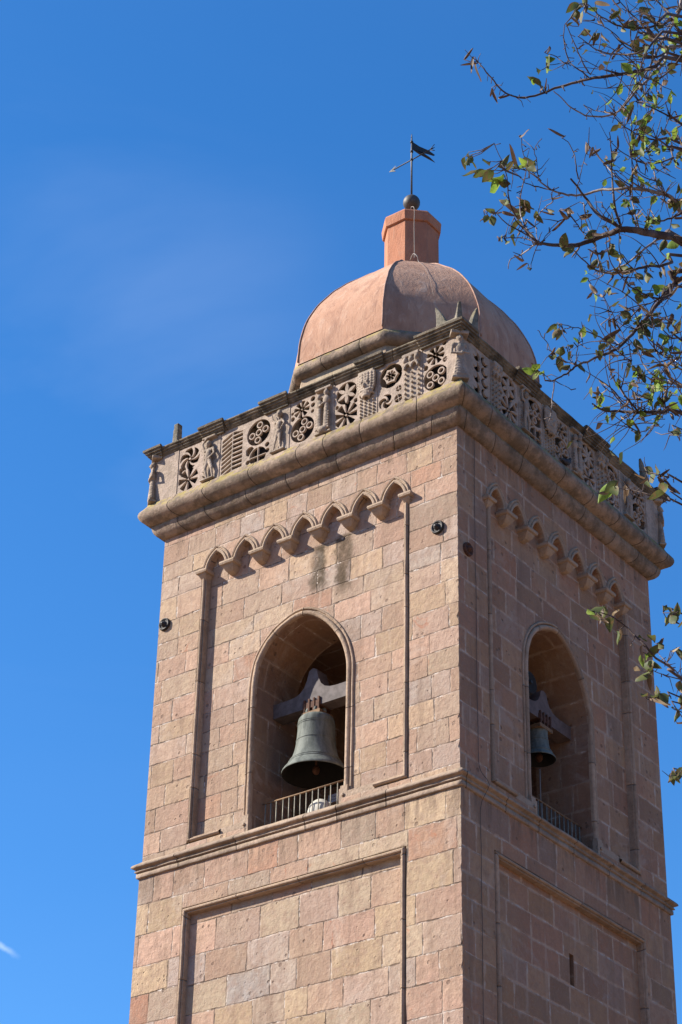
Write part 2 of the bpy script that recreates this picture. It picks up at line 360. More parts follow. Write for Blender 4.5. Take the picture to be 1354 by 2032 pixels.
# ------------------------------------------------------------------ mesh helpers
def tagp(o, **k):
    for a, b in k.items(): o[a] = b
    return o
def empty(name, loc, label, cat, group=None):
    o = bpy.data.objects.new(name, None); COL.objects.link(o); o.location = loc; o.empty_display_size = .3
    o['label'] = label; o['category'] = cat
    if group: o['group'] = group
    return o
class MB:
    """a mesh being built: world coordinates, faces with optional per-corner uv (metres)"""
    def __init__(s): s.v = []; s.f = []; s.uv = {}; s.sm = set()
    def vert(s, p): s.v.append(tuple(p)); return len(s.v)-1
    def face(s, idx, uv=None, smooth=False):
        s.f.append(tuple(idx))
        if uv is not None: s.uv[len(s.f)-1] = uv
        if smooth: s.sm.add(len(s.f)-1)
    def quad(s, a, b, c, d, uv=None, smooth=False):
        i = [s.vert(p) for p in (a, b, c, d)]; s.face(i, uv, smooth)
    def box(s, lo, hi, T=None):
        x0, y0, z0 = lo; x1, y1, z1 = hi
        P = [(x0, y0, z0), (x1, y0, z0), (x1, y1, z0), (x0, y1, z0), (x0, y0, z1), (x1, y0, z1), (x1, y1, z1), (x0, y1, z1)]
        if T: P = [T(*p) for p in P]
        b = len(s.v); s.v += [tuple(p) for p in P]
        for f in ((0, 3, 2, 1), (4, 5, 6, 7), (0, 1, 5, 4), (1, 2, 6, 5), (2, 3, 7, 6), (3, 0, 4, 7)):
            s.face([b+i for i in f])
    def tube(s, pts, r, n=8, caps=True, smooth=True):
        """round bar through points; r a number or one per point"""
        pts = [Vector(p) for p in pts]; m = len(pts)
        rr = r if isinstance(r, (list, tuple)) else [r]*m
        d0 = (pts[1]-pts[0]).normalized(); a = Vector((0, 0, 1)) if abs(d0.z) < .9 else Vector((1, 0, 0))
        nrm = d0.cross(a).normalized(); base = len(s.v)
        for i, p in enumerate(pts):
            d = (pts[min(i+1, m-1)]-pts[max(i-1, 0)])
            if d.length < 1e-9: d = d0
            d.normalize(); nrm = (nrm - d*nrm.dot(d))
            if nrm.length < 1e-6: nrm = d.orthogonal()
            nrm.normalize(); bn = d.cross(nrm)
            for j in range(n):
                t = 2*math.pi*j/n; s.vert(p + (nrm*math.cos(t)+bn*math.sin(t))*rr[i])
        for i in range(m-1):
            for j in range(n):
                s.face((base+i*n+j, base+i*n+(j+1) % n, base+(i+1)*n+(j+1) % n, base+(i+1)*n+j), None, smooth)
        if caps:
            s.face([base+j for j in range(n)][::-1]); s.face([base+(m-1)*n+j for j in range(n)])
    def lathe(s, prof, c, n=32, smooth=True, T=None, caps=False):
        base = len(s.v); m = len(prof)
        for r, z in prof:
            for j in range(n):
                t = 2*math.pi*j/n; p = (c[0]+r*math.cos(t), c[1]+r*math.sin(t), c[2]+z)
                s.vert(T(*p) if T else p)
        for i in range(m-1):
            for j in range(n):
                s.face((base+i*n+j, base+i*n+(j+1) % n, base+(i+1)*n+(j+1) % n, base+(i+1)*n+j), None, smooth)
        if caps:
            s.face([base+j for j in range(n)][::-1]); s.face([base+(m-1)*n+j for j in range(n)])
    def ell(s, c, r, T=None, n=12, m=8, rot=None):
        base = len(s.v)
        for i in range(m+1):
            ph = math.pi*i/m
            for j in range(n):
                t = 2*math.pi*j/n
                p = Vector((r[0]*math.sin(ph)*math.cos(t), r[1]*math.sin(ph)*math.sin(t), r[2]*math.cos(ph)))
                if rot: p = rot @ p
                p = (c[0]+p.x, c[1]+p.y, c[2]+p.z)
                s.vert(T(*p) if T else p)
        for i in range(m):
            for j in range(n):
                s.face((base+i*n+j, base+(i+1)*n+j, base+(i+1)*n+(j+1) % n, base+i*n+(j+1) % n), None, True)
    def build(s, name, mat, parent=None, merge=None, **tags):
        me = bpy.data.meshes.new(name); me.from_pydata(s.v, [], s.f)
        ul = me.uv_layers.new(name='UVMap')
        buf = [0.]*(2*len(me.loops))
        for p in me.polygons:
            cu = s.uv.get(p.index); n = p.normal
            for kk, li in enumerate(p.loop_indices):
                if cu: a, b = cu[kk]
                else:
                    co = me.vertices[me.loops[li].vertex_index].co
                    if abs(n.x) >= abs(n.y) and abs(n.x) >= abs(n.z): a, b = co.y+40, co.z
                    elif abs(n.y) >= abs(n.z): a, b = co.x, co.z
                    else: a, b = co.x, co.y+9
                buf[2*li] = a; buf[2*li+1] = b
            if p.index in s.sm: p.use_smooth = True
        ul.data.foreach_set('uv', buf)
        o = bpy.data.objects.new(name, me); COL.objects.link(o)
        me.materials.append(MAT[mat] if isinstance(mat, str) else mat)
        if parent:
            o.parent = parent
            o.matrix_parent_inverse = Matrix.Translation(world_loc(parent)).inverted()
        for a, b in tags.items(): o[a] = b
        return o
def world_loc(o):
    l = Vector(o.location) if o.type == 'EMPTY' else Vector((0, 0, 0))
    return l
def fuse(mb, name, mat, parent, voxel=.014, smooth=3, **tags):
    """melt overlapping pieces into one continuous skin"""
    o = mb.build(name+'_tmp', mat)
    r = o.modifiers.new('r', 'REMESH'); r.mode = 'VOXEL'; r.voxel_size = voxel
    sm = o.modifiers.new('s', 'SMOOTH'); sm.iterations = smooth; sm.factor = .5
    dg = bpy.context.evaluated_depsgraph_get(); ev = o.evaluated_get(dg)
    me = bpy.data.meshes.new_from_object(ev); me.name = name
    bpy.data.objects.remove(o)
    for p in me.polygons: p.use_smooth = True
    n = bpy.data.objects.new(name, me); COL.objects.link(n)
    if not me.materials: me.materials.append(MAT[mat])
    if parent:
        n.parent = parent; n.matrix_parent_inverse = Matrix.Translation(world_loc(parent)).inverted()
    for a, b in tags.items(): n[a] = b
    return n

# ------------------------------------------------------------------ the tower: plan W x WR, near corner at the origin, z = 0 at the top of the string course
W, WR = 7.0, 6.8164
def TL(s, n, z): return Vector((-W+s, -n, z))      # sunny face: s runs left to right, n outwards
def TR(s, n, z): return Vector((n, s, z))          # shaded face
def TB(s, n, z): return Vector((-s, WR+n, z))
def TW(s, n, z): return Vector((-W-n, WR-s, z))
FACES = ((TL, W), (TR, WR), (TB, W), (TW, WR))
GROUND = CAM.z-1.62
tower = empty('bell_tower', (-W/2, WR/2, GROUND), 'tall square bell tower of pinkish ashlar with pierced parapet and orange dome', 'bell tower')
rnd = random.Random(7)
def nz3(p, s, a, seed=0.): return (noise.noise(Vector(p)*s+Vector((seed, seed*1.7, 3.1)))*a)

def plate(mb, T, loops, n, uvo=(0., 0.), flip=False):
    """flat face at depth n bounded by loops (first outer, the rest holes)"""
    L = [[Vector((a, b, 0)) for a, b in lp] for lp in loops]
    tri = tessellate_polygon(L); flat = [p for lp in L for p in lp]
    base = len(mb.v)
    for p in flat: mb.vert(T(p.x, n, p.y))
    for t in tri:
        a, b, c = [flat[i] for i in t]
        ar = (b.x-a.x)*(c.y-a.y)-(c.x-a.x)*(b.y-a.y)
        t = list(t) if (ar > 0) != flip else list(t)[::-1]
        mb.face([base+i for i in t], [(flat[i].x+uvo[0], flat[i].y+uvo[1]) for i in t])
def reveal(mb, T, lp, n0, n1, uvo=(0., 0.), closed=True, smooth=False):
    """inner sides of a hole from depth n0 back to n1; uv = depth, length round the hole"""
    d = 0.
    m = len(lp)
    for i in range(m if closed else m-1):
        a, b = lp[i], lp[(i+1) % m]; l = math.hypot(b[0]-a[0], b[1]-a[1])
        mb.quad(T(a[0], n0, a[1]), T(b[0], n0, b[1]), T(b[0], n1, b[1]), T(a[0], n1, a[1]),
                [(n0+uvo[0], d+uvo[1]), (n0+uvo[0], d+l+uvo[1]), (n1+uvo[0], d+l+uvo[1]), (n1+uvo[0], d+uvo[1])], smooth)
        d += l
def catmull(pts, k=4):
    out = []
    P = [pts[0]]+list(pts)+[pts[-1]]
    for i in range(1, len(P)-2):
        p0, p1, p2, p3 = P[i-1], P[i], P[i+1], P[i+2]
        for j in range(k):
            t = j/k
            out.append(tuple(.5*((2*p1[c])+(-p0[c]+p2[c])*t+(2*p0[c]-5*p1[c]+4*p2[c]-p3[c])*t*t+(-p0[c]+3*p1[c]-3*p2[c]+p3[c])*t**3) for c in range(len(p1))))
    out.append(tuple(pts[-1])); return out
def sweep(mb, T, path, prof, closed=False, uvrow=0, wear=0.):
    """profile [(offset to the left of the path, n)] carried along a path in the face plane with mitred corners"""
    m = len(path); rows = []; d = 0; ds = []
    for i, p in enumerate(path):
        if closed or 0 < i < m-1:
            a, b = path[(i-1) % m], path[(i+1) % m]
        else: a, b = (path[0], path[1]) if i == 0 else (path[-2], path[-1])
        d1 = Vector((p[0]-a[0], p[1]-a[1])) if (closed or i > 0) else Vector((b[0]-a[0], b[1]-a[1]))
        d2 = Vector((b[0]-p[0], b[1]-p[1])) if (closed or i < m-1) else Vector((b[0]-a[0], b[1]-a[1]))
        d1.normalize(); d2.normalize(); n1 = Vector((-d1.y, d1.x)); n2 = Vector((-d2.y, d2.x))
        nn = (n1+n2).normalized(); sc = 1/max(.3, nn.dot(n1))
        row = []
        for off, n in prof:
            q = (p[0]+nn.x*off*sc, p[1]+nn.y*off*sc)
            P = T(q[0], n, q[1])
            if wear: P = P + Vector((nz3(P, 6, wear), nz3(P, 6, wear, 5), nz3(P, 6, wear, 9)))
            row.append(mb.vert(P))
        rows.append(row); ds.append(d)
        if i < m-1: d += math.hypot(path[i+1][0]-p[0], path[i+1][1]-p[1])
    L = [0]
    for i in range(1, len(prof)): L.append(L[-1]+math.hypot(prof[i][0]-prof[i-1][0], prof[i][1]-prof[i-1][1]))
    for i in range(m if closed else m-1):
        j = (i+1) % m
        for q in range(len(prof)-1):
            mb.face((rows[i][q], rows[j][q], rows[j][q+1], rows[i][q+1]),
                    [(ds[i], uvrow+L[q]), (ds[j] if j else d, uvrow+L[q]), (ds[j] if j else d, uvrow+L[q+1]), (ds[i], uvrow+L[q+1])])
def ring(mb, prof, step=.12, wear=.008, x0=-W, x1=0., y0=0., y1=WR, rows=None, seed=0.):
    """horizontal moulding round a rectangle, profile [(out, z)], mitred corners, slightly worn"""
    C = [((x0, y0), (-1, -1)), ((x1, y0), (1, -1)), ((x1, y1), (1, 1)), ((x0, y1), (-1, 1))]
    st = []
    d = 0
    for i in range(4):
        (a, ka), (b, kb) = C[i], C[(i+1) % 4]
        l = math.hypot(b[0]-a[0], b[1]-a[1]); m = max(2, int(l/step))
        for j in range(m):
            t = j/m; st.append(((a[0]+(b[0]-a[0])*t, a[1]+(b[1]-a[1])*t), (ka, kb, t), i, d+l*t))
        d += l
    S = len(st); base = len(mb.v); P = len(prof)
    for (x, y), (ka, kb, t), side, dd_ in st:
        for out, z in prof:
            ox = ka[0]*(1-t)+kb[0]*t; oy = ka[1]*(1-t)+kb[1]*t
            q = Vector((x+ox*out, y+oy*out, z))
            w_ = Vector((nz3(q, 3.5, wear, seed), nz3(q, 3.5, wear, seed+4), nz3(q, 3.5, wear, seed+8))) + Vector((nz3(q, 11, wear*.6, seed), nz3(q, 11, wear*.6, seed+4), nz3(q, 11, wear*.6, seed+8)))
            mb.vert(q+w_)
    for i in range(S):
        j = (i+1) % S; ui = st[i][3]; uj = st[j][3] if j else d
        for k in range(P-1):
            r = rows[k] if rows else 0
            mb.face((base+i*P+k, base+j*P+k, base+j*P+k+1, base+i*P+k+1), [(ui, r+.3), (uj, r+.3), (uj, r+.4), (ui, r+.4)], True)

# ---- opening outline (s, z) on the recessed plane
def opening(sc):
    pts = [(-1.055, 2.6), (-1.05, 2.98), (-.975, 3.38), (-.785, 3.70), (-.46, 3.95), (-.02, 4.07), (.37, 3.90), (.71, 3.55), (.92, 3.20), (1.03, 2.82), (1.045, 2.5)]
    return [(sc+a, b) for a, b in catmull(pts, 4)]
SILL = -.02
def pointed(xc, z0, hw, h, n=7):
    """pointed arch from left springing to right springing"""
    out = []
    R = (hw*hw+h*h)/(2*hw)
    for side in (1, -1):
        seg = []
        cx = xc+side*(R-hw)
        a0 = math.pi if side == 1 else 0
        a1 = math.acos(-(R-hw)/R) if side == 1 else math.pi-math.acos(-(R-hw)/R)
        for i in range(n+1):
            a = a0+(a1-a0)*i/n; seg.append((cx+R*math.cos(a), z0+R*math.sin(a)))
        out += seg if side == 1 else seg[::-1][1:]
    return out
DEP = .125
_ar = random.Random(5)
CHIPS = []
_z = -7.
while _z < 6.8: CHIPS.append((_z, _ar.uniform(.008, .038), _ar.uniform(.015, .06))); _z += _ar.uniform(.25, 1.3)
def bevel(z):
    b = .008+.014*abs(noise.noise(Vector((3.3, 1.7, z*2.3))))+.010*abs(noise.noise(Vector((7.3, 1.7, z*9.))))
    for c, dpt, wd in CHIPS:
        if abs(z-c) < wd*2.5: b += dpt*math.exp(-((z-c)/wd)**2)
    return min(b, .055)
def arris(mb, key, z0, z1, g, uvo, m=None):
    '''worn and chipped near corner of the shaft, half of it built with each face'''
    n = m or int((z1-z0)/.028)
    for i in range(n):
        R_ = []
        for z in (z0+(z1-z0)*i/n, z0+(z1-z0)*(i+1)/n):
            b = bevel(z); mid = b*.42
            if key == 'L': R_.append([Vector((g-.06, -g, z)), Vector((g-b, -g, z)), Vector((g-mid, -g+mid, z))])
            else: R_.append([Vector((g-mid, -g+mid, z)), Vector((g, -g+b, z)), Vector((g, -g+.06, z))])
        for q in (0, 1):
            P = [R_[0][q], R_[0][q+1], R_[1][q+1], R_[1][q]]
            us = [((p.x+W) if key == 'L' else p.y)+uvo[0] for p in P]
            mb.quad(*P, [(u, p.z+uvo[1]) for u, p in zip(us, P)])
RP = 1.30       # wall thickness
facespec = {'L': dict(T=TL, w=W, p0=1.16, p1=5.82, oc=3.46, ac=[1.40+.703*i for i in range(7)], mat='ashlar_upper', low='ashlar_lower', uvo=(0., 20.)),
            'R': dict(T=TR, w=WR, p0=1.03, p1=5.72, oc=3.38, ac=[1.24+.70*i for i in range(7)], mat='ashlar_right_shade_tint', low='ashlar_right_shade_tint', uvo=(60., 31.))}
ZT, Z1 = 6.95, 5.63
HW = .225
for key, F in facespec.items():
    T, w_, p0, p1, oc, ac = F['T'], F['w'], F['p0'], F['p1'], F['oc'], F['ac']
    MO = .12
    # ---------------- belfry wall: outer skin with the sunk panel
    mb = MB()
    ol = oc-1.07; orr = oc+1.07
    hole = [(p0-MO, .2-MO), (ol, .2-MO), (ol, SILL), (orr, SILL), (orr, .2-MO), (p1+MO, .2-MO), (p1+MO, Z1), (min(p1, ac[-1]+HW), Z1)]
    arch = []
    for xc in ac[::-1]:
        arch += pointed(xc, Z1+.08, HW, .38)[::-1]
    hole += arch + [(max(p0, ac[0]-HW), Z1), (p0-MO, Z1)]
    e0, e1 = (0, w_-.06) if key == 'L' else (.06, w_)
    outer = [(e0, -.33), (e1, -.33), (e1, ZT), (e0, ZT)]
    plate(mb, T, [outer, hole], 0., F['uvo'])
    arris(mb, key, -.05, 6.86, 0., F['uvo'])
    # recess sides only where no moulding runs (arches, sill)
    i0 = hole.index((p1+MO, Z1))
    seq = hole[i0:]
    reveal(mb, T, seq, 0., -DEP, F['uvo'], closed=False)
    reveal(mb, T, [(ol, .2-MO), (ol, SILL), (orr, SILL), (orr, .2-MO)], 0., -DEP, F['uvo'], closed=False)
    # recessed plane with the bell opening
    op = [(oc-1.055, SILL)] + opening(oc) + [(oc+1.045, SILL)]
    inner = [(.08, -.3), (w_-.08, -.3), (w_-.08, ZT-.1), (.08, ZT-.1)]
    plate(mb, T, [inner, op], -DEP, (F['uvo'][0]+.0, F['uvo'][1]))
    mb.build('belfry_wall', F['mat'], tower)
    # the deep reveal and vault of the opening
    mb = MB()
    reveal(mb, T, op[:], -DEP, -RP, (3.3, 70.2), closed=True)
    mb.build('opening_reveal', 'ashlar_inside_shade_tint', tower)
    # ---------------- moulding round the sunk panel (groove, roll, drop)
    prof = [(MO+.012, 0.), (MO+.008, -.06), (.10, -.06), (.096, -.004), (.09, .024), (.068, .042), (.045, .040), (.030, .022), (.028, -.006), (.022, -.01), (.018, .004), (.004, .004), (0., -.01), (0., -DEP)]
    for path in ([(p0, Z1), (p0, .2), (p0+.66, .2)], [(p1-.6, .2), (p1, .2), (p1, Z1)]):
        mb = MB()
        fine = []
        for a, b in zip(path, path[1:]):
            m = max(1, int(math.hypot(b[0]-a[0], b[1]-a[1])/.35))
            fine += [(a[0]+(b[0]-a[0])*t/m, a[1]+(b[1]-a[1])*t/m) for t in range(m)]
        fine.append(path[-1])
        # groove lies outside the panel: to the right of a path that runs down the left side
        P = [(-o, n) for o, n in prof]
        sweep(mb, T, fine, P, wear=.009)
        mb.build('panel_moulding', 'mould_run', tower)
    # plain border strip closing the panel bottom beside the opening
    for a, b in ((p0+.66, ol), (orr, p1-.6)):
        mb = MB(); mb.box((a, -DEP-.01, .2-MO-.01), (b, -.012, .2), lambda x, y, z: T(x, y, z))
        mb.build('panel_sill', 'mould', tower)
    # ---------------- blind arches: hood moulds on corbels
    for xc in ac:
        mb = MB()
        path = pointed(xc, Z1+.08, HW, .38, 8)
        P = [(0., -.03), (.0, .028), (.022, .045), (.05, .04), (.062, .012), (.078, .012), (.088, .034), (.108, .04), (.125, .02), (.13, -.01)]
        sweep(mb, T, path, P)
        mb.build('hood_arch', 'mould', tower)
    cs = [ac[0]-.29]+[(a+b)/2 for a, b in zip(ac, ac[1:])]+[ac[-1]+.29]
    for i, c in enumerate(cs):
        h_ = .125 if i in (0, len(cs)-1) else .165
        # stepped corbel: fillet, roll, then a block tapering down into the wall
        lv = [(5.735, h_-.03, .09), (5.735, h_+.01, .125), (5.70, h_+.014, .135), (5.665, h_+.002, .122), (5.655, h_-.035, .085), (5.63, h_-.04, .08),
              (5.58, h_-.06, .045), (5.535, h_-.09, .0), (5.515, h_-.10, -.05), (5.505, h_-.105, -DEP)]
        mb = MB(); base = 0; jit = rnd.uniform(-.015, .015)
        for z, hw, n in lv:
            for s_, nn in ((-hw, -DEP-.02), (-hw, n), (hw, n), (hw, -DEP-.02)):
                p = T(c+jit+s_, nn, z); mb.vert(p+Vector((nz3(p, 9, .007), nz3(p, 9, .007, 3), nz3(p, 9, .007, 6))))
        for k in range(len(lv)-1):
            for q in range(3):
                mb.face((k*4+q, (k+1)*4+q, (k+1)*4+q+1, k*4+q+1))
        mb.face((0, 1, 2, 3))
        mb.build('corbel', 'mould', tower)
    # ---------------- roll moulding round the bell opening
    for off, r, nm in ((.045, .046, 'arch_roll'), (.135, .024, 'arch_fillet')):
        mb = MB()
        path = [(oc-1.055, .2)] + opening(oc) + [(oc+1.045, .2)]
        P = [(off+r*math.cos(t), -DEP+.012+r*math.sin(t)*1.0) for t in [math.pi*q/8 for q in range(9)]]
        P = [(off+r, -DEP-.01)]+P+[(off-r, -DEP-.03)]
        fine = [path[0]]
        for a, b in zip(path, path[1:]):
            m = max(1, int(math.hypot(b[0]-a[0], b[1]-a[1])/.3))
            fine += [(a[0]+(b[0]-a[0])*t/m, a[1]+(b[1]-a[1])*t/m) for t in range(1, m+1)]
        sweep(mb, T, fine, P, wear=.007)
        mb.build(nm, 'mould_run', tower)
    for sx in (-1, 1):
        mb = MB(); c = oc-1.10 if sx < 0 else oc+1.09
        mb.box((c-.09, -DEP, .0), (c+.09, -.01, .27), T); mb.box((c-.075, -DEP, .272), (c+.075, -.03, .33), T)
        mb.lathe([(.0, 0), (.03, .0), (.035, .02), (.02, .03), (0, .03)], (0, 0, 0), 10, True, lambda x, y, z: T(c+x, z-.012, .14+y))
        mb.build('arch_base_block', 'mould', tower)
    # ---------------- lower stage
    g = .025
    def Tl(s, n, z, T=T): return T(s, n+g, z)
    mb = MB()
    q0, q1, qt = p0+.02, p1-.02, -1.27
    zb = GROUND
    e0, e1 = (-g, w_+g-.06) if key == 'L' else (.06-g, w_+g)
    outer = [(e0, zb), (e1, zb), (e1, -.30), (e0, -.30)]
    hole = [(q0-MO, -9.4), (q1+MO, -9.4), (q1+MO, qt+MO), (q0-MO, qt+MO)]
    plate(mb, Tl, [outer, hole], 0., (F['uvo'][0]+11, F['uvo'][1]+50.1))
    arris(mb, key, -7., -.34, g, (F['uvo'][0]+11, F['uvo'][1]+50.1))
    arris(mb, key, zb, -7., g, (F['uvo'][0]+11, F['uvo'][1]+50.1), 3)
    if key == 'R': slit = [(3.36, -2.72), (3.50, -2.72), (3.50, -2.16), (3.36, -2.16)]
    ins = [(.1, zb), (w_-.1, zb), (w_-.1, -.4), (.1, -.4)]
    plate(mb, Tl, [ins]+([slit] if key == 'R' else []), -DEP+.02, (F['uvo'][0]+11, F['uvo'][1]+50.1))
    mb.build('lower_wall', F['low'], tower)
    if key == 'R':
        mb = MB(); reveal(mb, Tl, slit, -DEP+.02, -.9); mb.box((3.3, -.95, -2.8), (3.56, -.9, -2.1), Tl); mb.build('slit_window', 'ashlar_inside_shade_tint', tower)
    mb = MB()
    rect = [(q0, -9.4), (q1, -9.4), (q1, qt), (q0, qt)]
    fine = []
    for a, b in zip(rect, rect[1:]+rect[:1]):
        m = max(1, int(math.hypot(b[0]-a[0], b[1]-a[1])/.35))
        fine += [(a[0]+(b[0]-a[0])*t/m, a[1]+(b[1]-a[1])*t/m) for t in range(m)]
    P = [(-o, n if n > -.1 else -DEP+.02) for o, n in prof]
    sweep(mb, Tl, fine, P, closed=True, wear=.009)
    mb.build('panel_moulding', 'mould_run', tower)
# the two hidden faces, plain, with unseen openings added to light the chamber
mb = MB()
for T, w_ in FACES[2:]:
    oc = w_/2 if T is TB else w_/2-.7; op = [(oc-1.055, SILL)] + opening(oc) + [(oc+1.045, SILL)]
    if T is TW: op = [(oc-1.05, SILL), (oc-1.05, 1.5), (oc+1.04, 1.5), (oc+1.04, SILL)]          # unseen low opening, added to let sun onto the chamber floor
    plate(mb, T, [[(0, -.33), (w_, -.33), (w_, ZT), (0, ZT)], op], 0., (90, 20))
    reveal(mb, T, op, 0., -RP, (3.3, 70.2), closed=True)
    plate(mb, T, [[(-.025, GROUND), (w_+.025, GROUND), (w_+.025, -.3), (-.025, -.3)]], .025, (90, 20))
mb.build('rear_wall', 'ashlar_right_shade_tint', tower)
# bell chamber seen through the openings
mb = MB()
xa, xb, ya, yb, za, zc = -W+RP, -RP, RP, WR-RP, -.02, 4.9
mb.quad((xa, ya, zc), (xa, yb, zc), (xb, yb, zc), (xb, ya, zc)); mb.quad((-W+.2, .2, za-.01), (-.2, .2, za-.01), (-.2, WR-.2, za-.01), (-W+.2, WR-.2, za-.01))
for T, w_, oc in ((TL, W, 3.46), (TR, WR, 3.38), (TB, W, W/2), (TW, WR, WR/2-.7)):
    top = [(oc-1.055, SILL)]+opening(oc)+[(oc+1.045, SILL)] if T is not TW else [(oc-1.05, SILL), (oc-1.05, 1.5), (oc+1.04, 1.5), (oc+1.04, SILL)]
    plate(mb, T, [[(RP, SILL)]+top+[(w_-RP, SILL), (w_-RP, zc), (RP, zc)]], -RP, (5, 90), flip=True)
mb.build('bell_chamber', 'ashlar_inside_shade_tint', tower)

# ---------------- string course
mb = MB()
ring(mb, [(-.03, .0), (.0, -.005), (.05, -.045), (.10, -.08), (.13, -.105), (.145, -.13), (.142, -.155), (.125, -.165), (.088, -.166), (.078, -.18), (.076, -.212), (.092, -.215), (.092, -.236), (.058, -.238), (.05, -.25),
          (.05, -.262), (.068, -.266), (.066, -.335), (.06, -.345), (.03, -.348), (.0, -.36)], .12, .007)
mb.build('string_course', 'mould_string', tower)
# ---------------- main cornice: two big rolls
mb = MB()
prof = [(-.02, 6.835), (.05, 6.842), (.085, 6.862), (.125, 6.90), (.16, 6.945), (.185, 7.0), (.197, 7.05), (.20, 7.105), (.185, 7.118), (.20, 7.122), (.245, 7.135),
        (.30, 7.16), (.35, 7.20), (.385, 7.25), (.405, 7.30), (.408, 7.345), (.395, 7.40), (.365, 7.45), (.325, 7.50), (.295, 7.55), (.275, 7.60), (.20, 7.63), (.0, 7.64), (-.45, 7.65)]
rows = [1]*8+[2]*15
ring(mb, prof, .08, .006, rows=rows, seed=2.)
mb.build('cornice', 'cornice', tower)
# terrace inside the parapet
mb = MB(); mb.quad((-W+.1, .1, 7.62), (-.1, .1, 7.62), (-.1, WR-.1, 7.62), (-W+.1, WR-.1, 7.62)); mb.build('terrace_floor', 'drum', tower)

# ------------------------------------------------------------------ pierced parapet
PO = .215; PT = .30; PLT = .045; PZ0, PZ1 = 7.60, 8.70
def circ(X, Y, cx, cy, r): return np.hypot(X-cx, Y-cy)-r
def wheel(X, Y, cx, cy, r, n, rot=0., duty=.62, hub=.12, twist=0.):
    """holes: wedges of a wheel, negative inside the hole"""
    dx, dy = X-cx, Y-cy; R = np.hypot(dx, dy); A = np.arctan2(dy, dx)-rot-twist*R/r
    ph = (A/(2*np.pi/n)) % 1.0
    ang = (np.abs(ph-.5)-duty/2)*(2*np.pi/n)*R
    return np.maximum(np.maximum(ang, R-r), hub*r-R)
def petals(X, Y, cx, cy, r, n, rot=0., wd=.20):
    """holes between petals: circle minus leaf shapes"""
    dx, dy = X-cx, Y-cy; R = np.hypot(dx, dy); out = R-r
    for i in range(n):
        a = rot+2*np.pi*i/n; u = dx*np.cos(a)+dy*np.sin(a); v = -dx*np.sin(a)+dy*np.cos(a)
        leaf = np.abs(v)-wd*r*np.sin(np.clip(u/r, 0, 1)*np.pi)**.7
        leaf = np.where((u < 0) | (u > r), np.maximum(.05, -u), leaf)
        out = np.maximum(out, -leaf)
    return out
def rings(X, Y, cx, cy, r, pts, rr, wd=.019):
    """a round hole in which small stone rings float, linked to one another"""
    out = circ(X, Y, cx, cy, r)
    for a, b in pts:
        d = np.hypot(X-cx-a, Y-cy-b)
        out = np.maximum(out, -(np.abs(d-rr)-wd))
    return out
def bars(X, Y, cx, cy, r, n, rot=0., wd=.016):
    out = circ(X, Y, cx, cy, r)
    for i in range(n):
        a = rot+np.pi*i/n
        out = np.maximum(out, wd-np.abs(-(X-cx)*np.sin(a)+(Y-cy)*np.cos(a)))
    return out
def slots(X, Y, w, h):
    out = np.full_like(X, .1)
    for i in range(9):
        z = .12+i*.103
        for x0, x1, sl in ((.05, w/2-.015, .45), (w/2+.015, w-.05, .02)):
            zz = z+(X-w/2)*sl - (.0 if sl > .1 else .0)
            d = np.maximum(np.abs(Y-zz)-.030, np.maximum(x0-X, X-x1))
            out = np.minimum(out, d)
    out = np.maximum(out, Y-(h-.12-np.abs(X-w/2)*.2)); out = np.maximum(out, .06-Y)
    return out
U = np.minimum
